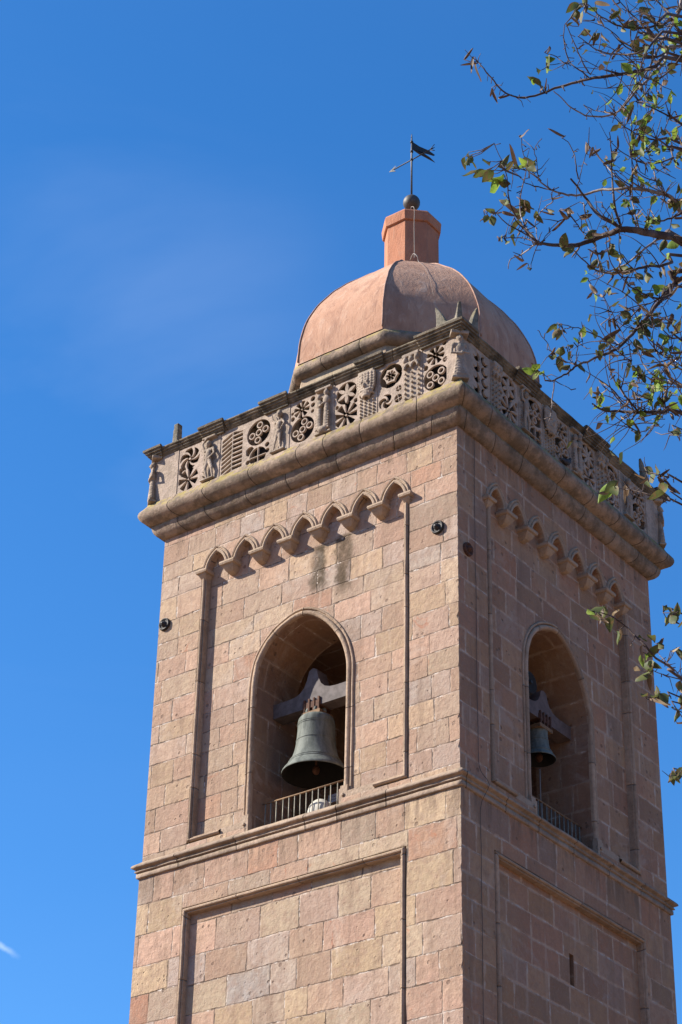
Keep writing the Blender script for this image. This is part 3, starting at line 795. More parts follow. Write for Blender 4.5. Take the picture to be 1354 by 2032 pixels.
def pat(kind, w, h):
    c = w/2
    def f(X, Y):
        if kind == 0:    # whirl above, eight-spoke wheel below, two leaf holes
            a = wheel(X, Y, c, h*.71, .25, 6, .3, .66, .13, 1.0); b = wheel(X, Y, c-.01, h*.27, .25, 7, .9, .62, .10)
            l = np.maximum(circ(X, Y, .11, h*.50, .09), -circ(X, Y, .17, h*.44, .07)); return U(U(a, b), l)
        if kind == 1: return slots(X, Y, w, h)
        if kind == 2:    # circle of five rings above, cross grille below
            a = rings(X, Y, c, h*.66, .285, [(0, 0), (.165, .03), (-.165, -.03), (.02, .17), (-.02, -.17)], .063)
            b = bars(X, Y, c, h*.16, .20, 2, .0); b = np.maximum(b, h*.02-Y+.02)
            k1 = circ(X, Y, .08, h*.10, .045); k2 = circ(X, Y, w-.09, h*.20, .045); k3 = circ(X, Y, w-.10, h*.33, .05)
            k4 = np.maximum(circ(X, Y, .12, h*.32, .10), -circ(X, Y, c, h*.16, .235)); k4 = np.maximum(k4, -circ(X, Y, c, h*.66, .32))
            return U(U(U(a, b), U(k1, k2)), U(k3, k4))
        if kind == 3:    # star above with round holes, five rings below
            a = wheel(X, Y, c-.03, h*.77, .185, 8, .2, .60, .12)
            b = rings(X, Y, c, h*.34, .28, [(0, 0), (.165, .04), (-.165, -.04), (.04, .165), (-.04, -.165)], .063)
            ks = [circ(X, Y, w-.08, h*.90, .05), circ(X, Y, w-.075, h*.77, .045), circ(X, Y, w-.08, h*.64, .035), circ(X, Y, .07, h*.63, .045), circ(X, Y, .06, h*.75, .03)]
            for q in ks: a = U(a, q)
            return U(a, b)
        if kind == 4:    # six-petal flower above, big wheel below
            a = petals(X, Y, c, h*.72, .24, 6, .5, .19); b = wheel(X, Y, c, h*.26, .275, 8, .25, .60, .10)
            return U(U(a, b), U(circ(X, Y, .06, h*.49, .04), circ(X, Y, w-.06, h*.49, .045)))
        if kind == 5:    # star in a ring of leaves above, whirl and small grilles below
            dx, dy = X-c, Y-h*.70; R = np.hypot(dx, dy); a = R-.28
            for i in range(6):
                t = .5+i*np.pi/3; d = np.hypot(dx-.31*np.cos(t), dy-.31*np.sin(t)); 
            lens = np.full_like(X, .2)
            for i in range(6):
                t = .5+i*np.pi/3; u = dx*np.cos(t)+dy*np.sin(t); v = -dx*np.sin(t)+dy*np.cos(t)
                lens = U(lens, np.hypot((u-.205)/.58, v*.86)-.105)
            a = U(lens, wheel(X, Y, c, h*.70, .11, 8, .1, .6, .15))
            b = wheel(X, Y, c-.11, h*.20, .155, 3, .4, .62, .1, 1.9)
            return U(U(a, b), U(bars(X, Y, w-.12, h*.17, .085, 2, .2, .013), bars(X, Y, w-.11, h*.37, .06, 2, .2, .012)))
        if kind == 6:    # eight-spoke wheel above, five open rings below
            a = wheel(X, Y, c, h*.74, .20, 8, .1, .60, .09)
            b = rings(X, Y, c, h*.28, .27, [(0, 0), (.125, .115), (-.125, -.115), (.125, -.115), (-.125, .115)], .062)
            return U(U(a, b), U(bars(X, Y, w-.075, h*.58, .055, 2, .2, .011), U(circ(X, Y, .07, h*.55, .055), circ(X, Y, w-.09, h*.92, .045))))
        if kind == 7:    # leaping leaf scrolls (shaded side)
            a = np.full_like(X, .2)
            for i in range(4):
                cy = h*(.16+.22*i)
                for sx in (-1, 1):
                    cx = c+sx*.13
                    a = U(a, np.maximum(circ(X, Y, cx, cy, .105), -circ(X, Y, cx+.05*sx, cy+.05, .075)))
            return a
        if kind == 8:
            a = petals(X, Y, c, h*.70, .26, 8, .2, .14); b = wheel(X, Y, c, h*.24, .22, 6, .2, .6, .1); return U(U(a, b), U(circ(X, Y, .07, h*.46, .04), circ(X, Y, w-.07, h*.46, .04)))
    return f
def tracery(T, s0, s1, kind, name='parapet_panel'):
    w, h = s1-s0, PZ1-PZ0; nx, ny = int(w/.0105), int(h/.0105)
    xs = np.linspace(0, w, nx+1); ys = np.linspace(0, h, ny+1)
    X, Y = np.meshgrid(xs, ys, indexing='ij')
    Fv = pat(kind, w, h)(X, Y)                       # negative in holes
    Fv = Fv-.007
    Fv = np.maximum(Fv, np.maximum(np.maximum(.025-X, X-w+.025), np.maximum(.03-Y, Y-h+.02)))
    mb = MB(); key = {}
    def vtx(k, p, n):
        kk = (k, n)
        if kk not in key: key[kk] = mb.vert(T(s0+p[0], n, PZ0+p[1]))
        return key[kk]
    # merge full cells of a column into long quads to keep the mesh light
    full = (Fv[:-1, :-1] > 0) & (Fv[1:, :-1] > 0) & (Fv[:-1, 1:] > 0) & (Fv[1:, 1:] > 0)
    none = (Fv[:-1, :-1] <= 0) & (Fv[1:, :-1] <= 0) & (Fv[:-1, 1:] <= 0) & (Fv[1:, 1:] <= 0)
    for i in range(nx):
        for j in range(ny):
            if none[i, j]: continue
            cs = [(i, j), (i+1, j), (i+1, j+1), (i, j+1)]
            if full[i, j]:
                mb.face([vtx(c, (xs[c[0]], ys[c[1]]), PO) for c in cs]); continue
            poly = []
            for q in range(4):
                a, b = cs[q], cs[(q+1) % 4]; fa, fb = Fv[a], Fv[b]
                if fa > 0: poly.append((a, (xs[a[0]], ys[a[1]]), 0))
                if (fa > 0) != (fb > 0):
                    t = fa/(fa-fb); kk = ('e',)+tuple(sorted((a, b)))
                    pa = (xs[a[0]]+(xs[b[0]]-xs[a[0]])*t, ys[a[1]]+(ys[b[1]]-ys[a[1]])*t)
                    poly.append((kk, pa, 1 if fa > 0 else 2))
            if len(poly) < 3: continue
            mb.face([vtx(k, p, PO) for k, p, _ in poly])
            for q in range(len(poly)):
                a, b = poly[q], poly[(q+1) % len(poly)]
                if a[2] == 1 and b[2] == 2:
                    mb.face([vtx(b[0], b[1], PO), vtx(a[0], a[1], PO), vtx(a[0], a[1], PO-PLT), vtx(b[0], b[1], PO-PLT)], None, True)
    o = mb.build(name, 'tracery', tower)
    b_ = MB(); b_.box((s0-.01, PO-PT-.06, PZ0-.01), (s1+.01, PO-PT, PZ1+.005), T); b_.build('panel_shade_sheet', 'shade_backing', tower)  # dark sheet added behind the holes as painted shade
    return o
def slab(T, s0, s1, n0, n1, z0, z1, name, mat='tracery', wear=.004):
    mb = MB(); mb.box((s0, n0, z0), (s1, n1, z1), T); return mb.build(name, mat, tower)

PAN = {'L': [(.42, 1.01, 0), (1.51, 2.12, 1), (2.15, 2.80, 2), (3.25, 3.88, 3), (4.33, 4.90, 4), (5.35, 5.95, 5), (6.38, 6.97, 6)],
       'R': [(.15, .80, 7), (1.10, 1.75, 4), (2.10, 2.60, 2), (3.02, 3.55, 3), (4.0, 4.55, 8), (4.95, 5.45, 5), (5.95, 6.50, 3)]}
def capsule(mb, T, a, b, ra, rb, flat=.7):
    A, B = Vector(a), Vector(b)
    m = 6
    for i in range(m+1):
        t = i/m; p = A.lerp(B, t); r = ra+(rb-ra)*t
        mb.ell(p, (r, r*flat, r), T, 8, 6)
# local frame of a relief figure: x across (0 centre), y outwards, z up from its base; about 0.95 m high, 0.38 wide
def fig_robed(mb, F):
    for i in range(9):
        t = i/8; mb.ell((0, .06, .10+.42*t), (.14-.075*t, .085-.03*t, .07), F, 12, 6)
    for k in range(6):
        a = -.11+.044*k; capsule(mb, F, (a, .12-.1*abs(a), .05), (a*.4, .10, .50), .020, .012)
    mb.ell((0, .07, .60), (.095, .07, .13), F); capsule(mb, F, (-.10, .07, .70), (.10, .07, .70), .05, .05)
    capsule(mb, F, (-.13, .07, .69), (-.15, .09, .52), .032, .026); capsule(mb, F, (-.15, .09, .52), (.02, .14, .50), .026, .022)
    capsule(mb, F, (.13, .07, .69), (.155, .09, .55), .032, .026); capsule(mb, F, (.155, .09, .55), (.03, .14, .53), .026, .022)
    mb.ell((0, .08, .75), (.035, .035, .05), F); mb.ell((0, .085, .83), (.055, .06, .07), F)
    mb.ell((0, .06, .85), (.068, .06, .065), F); mb.ell((0, .15, .82), (.012, .014, .02), F, 6, 4)
    mb.box((-.15, -.02, 0), (.15, .13, .04), F)
def fig_striding(mb, F):
    mb.ell((0, .06, .56), (.06, .055, .12), F); mb.ell((0, .06, .43), (.065, .055, .06), F)
    capsule(mb, F, (-.03, .06, .42), (-.06, .08, .24), .045, .032); capsule(mb, F, (-.06, .08, .24), (-.12, .06, .05), .032, .02)
    capsule(mb, F, (.03, .06, .42), (.04, .08, .23), .045, .032); capsule(mb, F, (.04, .08, .23), (.05, .06, .05), .032, .02)
    capsule(mb, F, (-.12, .06, .045), (-.15, .10, .04), .022, .018); capsule(mb, F, (.05, .06, .045), (.09, .10, .04), .022, .018)
    capsule(mb, F, (-.09, .06, .66), (.09, .06, .66), .035, .035)
    capsule(mb, F, (-.08, .06, .66), (-.14, .08, .74), .026, .02); capsule(mb, F, (-.14, .08, .74), (-.16, .08, .84), .02, .02)
    capsule(mb, F, (.09, .06, .66), (.15, .09, .58), .026, .022); capsule(mb, F, (.15, .09, .58), (.08, .11, .45), .022, .018)
    mb.ell((.01, .07, .72), (.03, .03, .04), F); mb.ell((.02, .08, .82), (.065, .06, .085), F); mb.ell((.02, .14, .80), (.012, .012, .02), F, 6, 4)
    capsule(mb, F, (-.165, .06, .06), (-.165, .06, .86), .014, .014)
    mb.box((-.18, -.02, 0), (.17, .11, .03), F)
def fig_twisted(mb, F):
    capsule(mb, F, (-.02, .06, .04), (-.07, .08, .25), .03, .04); capsule(mb, F, (-.07, .08, .25), (-.02, .07, .45), .042, .05)
    capsule(mb, F, (.12, .05, .04), (.10, .08, .24), .028, .038); capsule(mb, F, (.10, .08, .24), (.03, .07, .44), .042, .05)
    mb.ell((0, .07, .55), (.075, .06, .13), F); capsule(mb, F, (-.10, .06, .68), (.10, .06, .68), .038, .038)
    capsule(mb, F, (-.11, .06, .68), (-.16, .08, .84), .032, .026); capsule(mb, F, (-.16, .08, .84), (-.05, .09, .93), .026, .022)
    capsule(mb, F, (.11, .06, .68), (.155, .09, .55), .032, .026); capsule(mb, F, (.155, .09, .55), (.05, .11, .47), .026, .02)
    mb.ell((0, .08, .80), (.06, .06, .075), F); mb.ell((0, .14, .79), (.012, .012, .02), F, 6, 4)
    capsule(mb, F, (-.15, .04, .05), (-.12, .05, .6), .022, .02)
    mb.box((-.17, -.02, 0), (.17, .11, .03), F); mb.box((-.17, -.02, .93), (.17, .10, .98), F)
def fig_couple(mb, F):
    for sx, hz in ((-.09, .80), (.08, .86)):
        for i in range(8):
            t = i/7; mb.ell((sx, .06, .12+.46*t), (.075-.02*t, .06-.01*t, .06), F, 10, 6)
        mb.ell((sx, .07, hz-.16), (.08, .06, .10), F); mb.ell((sx, .08, hz), (.055, .055, .07), F); mb.ell((sx, .13, hz-.01), (.011, .011, .018), F, 6, 4)
    capsule(mb, F, (-.14, .08, .66), (-.02, .13, .58), .026, .02); capsule(mb, F, (.14, .08, .70), (.0, .13, .60), .026, .02)
    for a in (-.15, -.05, .05, .15): capsule(mb, F, (a, .10, .08), (a, .09, .42), .02, .016)
    mb.ell((0, .07, .07), (.10, .08, .08), F)
    mb.box((-.19, -.02, 0), (.19, .08, .03), F); mb.box((-.19, -.02, .95), (.19, .10, 1.0), F)
def fig_shield(mb, F):
    for a in (-.15, -.05, .05, .15): capsule(mb, F, (a, .04, .03), (a, .04, .46), .024, .024)
    n = 9
    for i in range(n):
        t = i/(n-1); z = .42+.46*t; w = .07+.12*min(1, (t*2.2)**.6)
        for j in range(7):
            x = -w+2*w*j/6; mb.ell((x, .06+.05*math.cos(x/w*1.4), z), (.04, .035, .04), F, 6, 5)
    mb.ell((-.06, .135, .70), (.025, .03, .03), F); mb.ell((.06, .135, .70), (.025, .03, .03), F); mb.ell((0, .15, .62), (.03, .03, .05), F)
    capsule(mb, F, (-.09, .13, .52), (.09, .13, .52), .018, .018); mb.box((-.18, -.02, .90), (.18, .10, .97), F)
def fig_columns(mb, F):
    for a in (-.15, .0, .15): capsule(mb, F, (a, .05, .03), (a, .05, .66), .034, .028)
    for c in (-.075, .075):
        for i in range(9):
            t = math.pi*i/8; mb.ell((c+.075*math.cos(t), .06, .66+.09*math.sin(t)), (.032, .04, .032), F, 6, 5)
    for c in (-.13, .0, .13): mb.ell((c, .07, .82), (.055, .06, .06), F)
    mb.box((-.19, -.02, .88), (.19, .11, .95), F); mb.box((-.18, -.02, .74), (.18, .055, .9), F)
FIG = [fig_twisted, fig_striding, fig_couple, fig_shield, fig_columns]
for key in 'LR':
    T = facespec[key]['T']; w_ = facespec[key]['w']; pn = PAN[key]
    for s0, s1, kind in pn: tracery(T, s0, s1, kind)
    gaps = []
    prev = -PO
    for s0, s1, _ in pn: gaps.append((prev, s0)); prev = s1
    gaps.append((prev, w_+PO))
    if key == 'R': gaps[0] = (-PO+.0, pn[0][0])
    for gi, (a, b) in enumerate(gaps):
        # solid pier between two panels; the corner piers of the shaded side start behind the sunny ones
        ext = 0.0
        a2 = a if not (key == 'R' and gi == 0) else -PO+.012
        hi = PO+.012 if (b-a) > .2 else PO
        b2 = b if not (gi == len(gaps)-1 and key == 'L') else w_+PO+.005
        slab(T, a2, b2, PO-PT, hi, PZ0-.02, PZ1+.01, 'parapet_pier')
    mids = [(1, 0), (3, 1), (4, 2), (5, 3), (6, 4)] if key == 'L' else [(1, 4), (2, 0), (3, 3), (4, 2), (5, 4), (6, 1)]
    for gi, fi in mids:
        a, b = gaps[gi]; c = (a+b)/2; sc = min(1., (b-a)/.40)
        mb = MB()
        def FF(x, y, z, T=T, c=c, sc=sc): return T(c+x*sc, PO+y*.95, PZ0+.04+z*1.05)
        FIG[fi](mb, FF); mb.box((-.185, -.03, 0.), (.185, .014, .98), FF)
        fuse(mb, 'relief_figure', 'figure', tower, .012, 2)
# corner figures stand on the diagonal
for (cx, cy), ang in (((-W, 0), -135), ((0, 0), -45), ((0, WR), 45)):
    mb = MB(); a = rad(ang)
    ox, oy = cx+math.copysign(PO*.98, math.cos(a)), cy+math.copysign(PO*.98, math.sin(a))
    def FC(x, y, z):
        y = y-.03
        return Vector((ox+math.cos(a)*y - math.sin(a)*x*1.05, oy+math.sin(a)*y+math.cos(a)*x*1.05, PZ0+.02+z*1.1))
    fig_robed(mb, FC)
    mb.box((-.16, -.1, .93), (.16, .11, 1.0), FC)
    fuse(mb, 'corner_figure', 'figure', tower, .012, 2)
# rear parapets: plain
for T, w_ in FACES[2:]:
    slab(T, -.21, w_+.21, PO-PT, PO-.01, PZ0-.02, PZ1+.01, 'parapet_pier')
# ---------------- coping, with projecting blocks
mb = MB()
ring(mb, [(-.10, PZ1-.02), (PO+.01, PZ1-.015), (PO+.03, PZ1+.005), (PO+.035, PZ1+.03), (PO+.055, PZ1+.035), (PO+.062, PZ1+.06), (PO+.055, PZ1+.075), (PO+.085, PZ1+.08), (PO+.095, PZ1+.105),
          (PO+.09, PZ1+.12), (PO+.115, PZ1+.125), (PO+.12, PZ1+.16), (PO+.09, PZ1+.175), (-.12, PZ1+.19), (-.12, PZ1-.02)], .12, .007, seed=5.)
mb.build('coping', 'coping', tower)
def coping_block(T, s0, s1, miter=None):
    """projecting length of coping: stepped fillets, returns at both ends"""
    mb = MB()
    lv = [(PZ1-.05, PO+.02), (PZ1-.045, PO+.055), (PZ1+.0, PO+.06), (PZ1+.004, PO+.085), (PZ1+.04, PO+.092), (PZ1+.044, PO+.12), (PZ1+.085, PO+.128), (PZ1+.09, PO+.155),
          (PZ1+.135, PO+.165), (PZ1+.14, PO+.19), (PZ1+.19, PO+.195), (PZ1+.215, PO+.15), (PZ1+.22, -.10)]
    m = max(3, int((s1-s0)/.12))
    P = len(lv)
    for i in range(m+1):
        for z, n in lv:
            e = (n-PO)*.35
            s = (s0-e)+(s1-s0+2*e)*i/m
            p = T(s, n, z); mb.vert(p+Vector((nz3(p, 8, .007), nz3(p, 8, .007, 3), nz3(p, 8, .007, 6))))
    for i in range(m):
        for k in range(P-1): mb.face((i*P+k, (i+1)*P+k, (i+1)*P+k+1, i*P+k+1), [(i*.12, .3)]*4)
    for i, fl in ((0, 1), (m, 0)):
        c = [i*P+k for k in range(P)]+[mb.vert(T(s0 if i == 0 else s1, -.10, PZ1-.05))]
        mb.face(c if fl else c[::-1])
    return mb.build('coping_block', 'coping', tower)
for s0, s1 in ((1.10, 1.60), (2.65, 3.20), (4.98, 5.50)): coping_block(TL, s0, s1)
for s0, s1 in ((1.60, 2.25), (4.05, 4.80)): coping_block(TR, s0, s1)
# corner blocks wrap round the corner
def corner_coping(cx, cy, kx, ky, la, lb):
    mb = MB()
    lv = [(PZ1-.05, PO+.02), (PZ1-.045, PO+.055), (PZ1+.0, PO+.06), (PZ1+.004, PO+.085), (PZ1+.04, PO+.092), (PZ1+.044, PO+.12), (PZ1+.085, PO+.128), (PZ1+.09, PO+.155),
          (PZ1+.135, PO+.165), (PZ1+.14, PO+.19), (PZ1+.19, PO+.195), (PZ1+.215, PO+.15), (PZ1+.235, -.05)]
    P = len(lv)
    # path: along x towards the corner, then along y away
    st = [('x', la), ('x', la*.5), ('c', 0), ('y', lb*.5), ('y', lb)]
    for kind, l in st:
        for z, n in lv:
            e = (n-PO)*.35*(1 if l else 0)
            if kind == 'x': p = Vector((cx-kx*(l+e), cy+ky*n, z))
            elif kind == 'c': p = Vector((cx+kx*n, cy+ky*n, z))
            else: p = Vector((cx+kx*n, cy-ky*(l+e), z))
            mb.vert(p+Vector((nz3(p, 8, .006), nz3(p, 8, .006, 3), nz3(p, 8, .006, 6))))
    for i in range(len(st)-1):
        for k in range(P-1): mb.face((i*P+k, (i+1)*P+k, (i+1)*P+k+1, i*P+k+1), [(i*.1, .3)]*4)
    for i in (0, len(st)-1):
        n = -.05
        p = (cx-kx*la, cy+ky*n, PZ1-.05) if i == 0 else (cx+kx*n, cy-ky*lb, PZ1-.05)
        mb.face([i*P+k for k in range(P)]+[mb.vert(p)])
    return mb.build('coping_block', 'coping', tower)
corner_coping(0, 0, 1, -1, .62, .10)
corner_coping(-W, 0, -1, -1, -.02, .35)
corner_coping(0, WR, 1, 1, .35, -.02)
# ---------------- what stands on the corners of the coping
def horn(mb, p, d, h, w0, t):
    """curved, pointed crest leaf: p base, d unit direction along which it is wide"""
    n = Vector((-d.y, d.x, 0)); m = 7; base = len(mb.v)
    for i in range(m+1):
        q = i/m; wd = w0*(1-q)**.8+.018; c = p+Vector((0, 0, h*q))+d*(w0*.55*q*q)
        tt = t*(1-.55*q)
        for a, b in ((-1, -1), (1, -1), (1, 1), (-1, 1)): mb.vert(c+d*a*wd*.5+n*b*tt*.5)
    for i in range(m):
        for k in range(4): mb.face((base+i*4+k, base+i*4+(k+1) % 4, base+(i+1)*4+(k+1) % 4, base+(i+1)*4+k))
    mb.face([base+m*4+k for k in range(4)]); mb.face([base+k for k in range(4)][::-1])
zc_ = PZ1+.22
mb = MB()
B = Vector((-.02, .02, zc_-.04))
for p, d, h in (((-.20, -.13, 0), (-1, 0, 0), .70), ((.14, -.14, 0), (1, -1, 0), .52), ((.12, .36, 0), (0, 1, 0), .90)):
    horn(mb, Vector((p[0], p[1], zc_-.05)), Vector(d).normalized(), h, .30, .15)
mb.box((-.31, -.19, zc_-.06), (.20, -.07, zc_+.20)); mb.box((.08, -.17, zc_-.06), (.20, .46, zc_+.26))
fuse(mb, 'corner_merlon', 'merlon', tower, .02, 1, label='crown shaped merlon with three curved points on the near corner')
mb = MB()
for q in range(5):
    z = zc_-.05+.72*q/5; mb.box((-W-.02+.006*q, .0+.004*q, z), (-W+.15-.006*q, .17-.004*q, z+.74/5+.01))
mb.box((-W-.12, -.02, zc_-.06), (-W+.2, .28, zc_+.03))
fuse(mb, 'corner_merlon', 'merlon', tower, .02, 1, label='single upright stone stub on the left corner')
mb = MB()
horn(mb, Vector((.10, WR-.05, zc_-.05)), Vector((0, -1, 0)), .75, .30, .16); mb.box((-.08, WR-.14, zc_-.06), (.22, WR+.12, zc_+.06))
fuse(mb, 'corner_merlon', 'merlon', tower, .02, 1, label='pointed stone merlon on the right corner behind leaves')

# ------------------------------------------------------------------ drum, dome, lantern
CX, CY = -W/2+.02, WR/2+.02
def octo(A, h):
    return [(h, -A), (A, -h), (A, h), (h, A), (-h, A), (-A, h), (-A, -h), (-h, -A)]
def octring(mb, prof, k=.45, sub=8, wear=.0, smooth=True, gapz=None):
    """profile [(apothem, z)] round an octagon"""
    base = len(mb.v); P = len(prof); S = 8*sub; per = [0]
    for i in range(8):
        for j in range(sub):
            for A, z in prof:
                a = octo(A, A*k)[i]; b = octo(A, A*k)[(i+1) % 8]; t = j/sub
                p = Vector((CX+a[0]+(b[0]-a[0])*t, CY+a[1]+(b[1]-a[1])*t, z))
                if wear: p += Vector((nz3(p, 3, wear), nz3(p, 3, wear, 3), nz3(p, 3, wear, 6)))
                mb.vert(p)
    for i in range(S):
        j = (i+1) % S; u0 = i*2.1/sub; u1 = (i+1)*2.1/sub
        for k_ in range(P-1):
            mb.face((base+i*P+k_, base+j*P+k_, base+j*P+k_+1, base+i*P+k_+1), [(u0, .3), (u1, .3), (u1, .4), (u0, .4)], smooth)
mb = MB(); octring(mb, [(2.36, 7.6), (2.36, 10.40)], smooth=False); mb.build('drum', 'drum', tower)
mb = MB()
octring(mb, [(2.34, 10.30), (2.39, 10.31), (2.46, 10.335), (2.51, 10.385), (2.53, 10.45), (2.525, 10.52), (2.495, 10.58), (2.46, 10.625), (2.42, 10.66), (2.3, 10.67)], sub=16, wear=.012)
o_ = mb.build('drum_cornice', 'cornice', tower)
DP = [(2.475, 10.64), (2.475, 10.85), (2.46, 11.1), (2.42, 11.4), (2.33, 11.75), (2.21, 12.05), (2.06, 12.35), (1.87, 12.65), (1.64, 12.95), (1.38, 13.24), (1.10, 13.50), (.98, 13.62), (.78, 13.78), (.5, 13.93), (.0, 13.98)]
DPf = catmull(DP, 3)
mb = MB(); octring(mb, DPf, k=.43, sub=6, wear=.012, smooth=True)
for f in range(len(mb.f)): pass
dome = mb.build('dome', 'dome', tower)
# keep the eight arrises crisp
me = dome.data
ne = set(); Pn = len(DPf)
for e in me.edges:
    a, b = e.vertices
    if abs(a-b) == 1 and (a//Pn) % 6 == 0 and a//Pn == b//Pn: e.use_edge_sharp = True
# raised terracotta arris along each angle
for i in range(8):
    pts = []
    for A, z in DPf[1:-4]:
        a = octo(A, A*.43)[i]; q = Vector((CX+a[0]*1.004, CY+a[1]*1.004, z+.002)); pts.append(q+Vector((nz3(q, 3, .012), nz3(q, 3, .012, 3), nz3(q, 3, .012, 6))))
    mb = MB(); mb.tube(pts, .015, 8); mb.build('dome_rib', 'rib', tower)
mb = MB(); octring(mb, [(.565, 13.7), (.562, 15.12)], k=.41, smooth=False, sub=2, wear=.006); mb.build('lantern', 'lantern', tower)
mb = MB()
octring(mb, [(.50, 15.09), (.592, 15.095), (.606, 15.11), (.622, 15.33), (.60, 15.375), (.42, 15.52), (.22, 15.66), (.10, 15.72), (.0, 15.74)], k=.42, smooth=False, sub=3, wear=.008)
mb.build('lantern_cap', 'lantern', tower)
# ---------------- weather vane on its ball
vane = empty('weather_vane', (CX, CY, 15.74), 'iron weather vane with arrow and swallowtail pennant on a dark ball', 'weather vane')
mb = MB(); mb.lathe([(.0, -.05), (.06, -.05), (.05, .0), (.035, .14)], (CX, CY, 15.76), 16); mb.build('collar', 'pole', vane)
mb = MB(); mb.ell((CX, CY, 16.06), (.19, .19, .19), None, 32, 20); mb.build('ball', 'ball', vane)
mb = MB(); mb.tube([(CX, CY, 16.2), (CX, CY, 17.5), (CX, CY, 17.95)], [.024, .021, .017], 10); mb.tube([(CX, CY, 17.95), (CX, CY, 18.02), (CX, CY, 18.08)], [.017, .012, .003], 8); mb.build('pole', 'pole', vane)
for z in (17.31, 17.55, 17.83):
    mb = MB(); mb.lathe([(.018, -.03), (.036, -.02), (.036, .02), (.018, .03)], (CX, CY, z), 12); mb.build('ring', 'iron', vane)
# arrow lies in the vertical plane that runs across the view; pennant fixed to the upper pole
ARR = -4
ad = Vector((-math.cos(rad(ARR)), -math.sin(rad(ARR)), 0))
c0 = Vector((CX, CY, 17.31))
mb = MB(); mb.tube([c0-ad*.62, c0+ad*.56], .014, 8)
tp = c0+ad*.66
for sz in (1, -1):
    v = [tp, tp-ad*.20+Vector((0, 0, sz*.085)), tp-ad*.12]
    for off in (-.006, .006):
        nrm = Vector((-ad.y, ad.x, 0))*off; i = [mb.vert(p+nrm) for p in v]; mb.face(i if off > 0 else i[::-1])
for sz in (1, 0, -1): mb.tube([c0-ad*.52, c0-ad*.66+Vector((0, 0, sz*.09))], .009, 6)
mb.build('arrow', 'iron', vane)
fd = Vector((math.cos(rad(82)), math.sin(rad(82)), 0)); fn = Vector((-fd.y, fd.x, 0))
mb = MB()
def flagp(u, v, o): return Vector((CX, CY, 17.80))+fd*u*.88+Vector((0, 0, v*.85))+fn*(o+.05*math.sin(u*7)*u)
outl = [(.02, .06), (.30, .09), (.60, .12), (.86, .14), (.80, .06), (.62, -.0), (.44, -.06), (.64, -.10), (.86, -.12), (.55, -.16), (.28, -.18), (.02, -.20)]
L2 = [[Vector((a, b, 0)) for a, b in outl]]
tris = tessellate_polygon(L2)
for o_ in (-.006, .006):
    b0 = len(mb.v)
    for a, b in outl: mb.vert(flagp(a, b, o_))
    for t in tris: mb.face([b0+i for i in (t if o_ > 0 else t[::-1])])
m = len(outl)
for i in range(m): mb.face((i, (i+1) % m, m+(i+1) % m, m+i))
mb.build('pennant', 'iron', vane)
# ---------------- lightning conductor: from the cap over the dome, then down the shaded wall
mb = MB()
pts = [Vector((CX+.02, CY-.03, 15.74)), Vector((CX+.10, CY-.16, 15.73)), Vector((CX+.30, CY-.42, 15.52)), Vector((CX+.43, CY-.50, 15.35)), Vector((CX+.42, CY-.49, 14.9)), Vector((CX+.425, CY-.485, 14.1)), Vector((CX+.44, CY-.52, 13.98))]
mb.tube(catmull([tuple(p) for p in pts], 4), .007, 6)
tower_cable = mb.build('conductor_cable', 'cable', tower)
mb = MB()
def domep(t, z_i, lift):
    A, z = DPf[z_i]; a = octo(A, A*.43); p = Vector((CX+a[0][0]*(1-t)+a[1][0]*t, CY+a[0][1]*(1-t)+a[1][1]*t, z)); return p+Vector((.5, -.5, .7)).normalized()*lift
n_ = len(DPf)
pts = [domep(.25, n_-7, .03), domep(.32, n_-9, .16), domep(.42, n_-11, .13), domep(.46, n_-13, .03), domep(.48, n_-16, .02), domep(.5, n_-20, .02), domep(.52, n_-26, .02), domep(.53, n_-32, .02)]
mb.tube(catmull([tuple(p) for p in pts], 4), [.012]*9+[.007]*4+[.003]*(len(catmull([tuple(p) for p in pts], 4))-13), 6)
mb.build('conductor_cable', 'cable', tower)
mb = MB()
pts = [(.03, .50, 6.85)]
for i in range(12): pts.append((.02+rnd.uniform(0, .008), .50+rnd.uniform(-.012, .012), 6.5-i*.56))
pts += [(.05, .52, .12), (.09, .60, .02), (.17, .60, -.14), (.10, .55, -.34)]
for i in range(13): pts.append((.045+rnd.uniform(0, .008), .50+rnd.uniform(-.015, .01), -.6-i*.7))
mb.tube(catmull(pts, 2), .0045, 6); mb.build('conductor_cable', 'darkcable', tower, label='dark thin cable down the shaded face')
# ---------------- iron tie anchors
for T, s, z in ((TL, .16, 4.87), (TL, 6.57, 4.80), (TR, .27, 4.33)):
    mb = MB()
    mb.lathe([(.0, -.02), (.125, -.02), (.135, .015), (.125, .05), (.105, .055), (.095, .03), (.06, .03), (.055, .075), (.035, .08), (.03, .11), (.0, .11)], (0, 0, 0), 20, True, lambda x, y, z_, T=T, s=s, z=z: T(s+x, z_, z+y))
    mb.build('tie_anchor', 'rust' if T is TR else 'iron', tower)
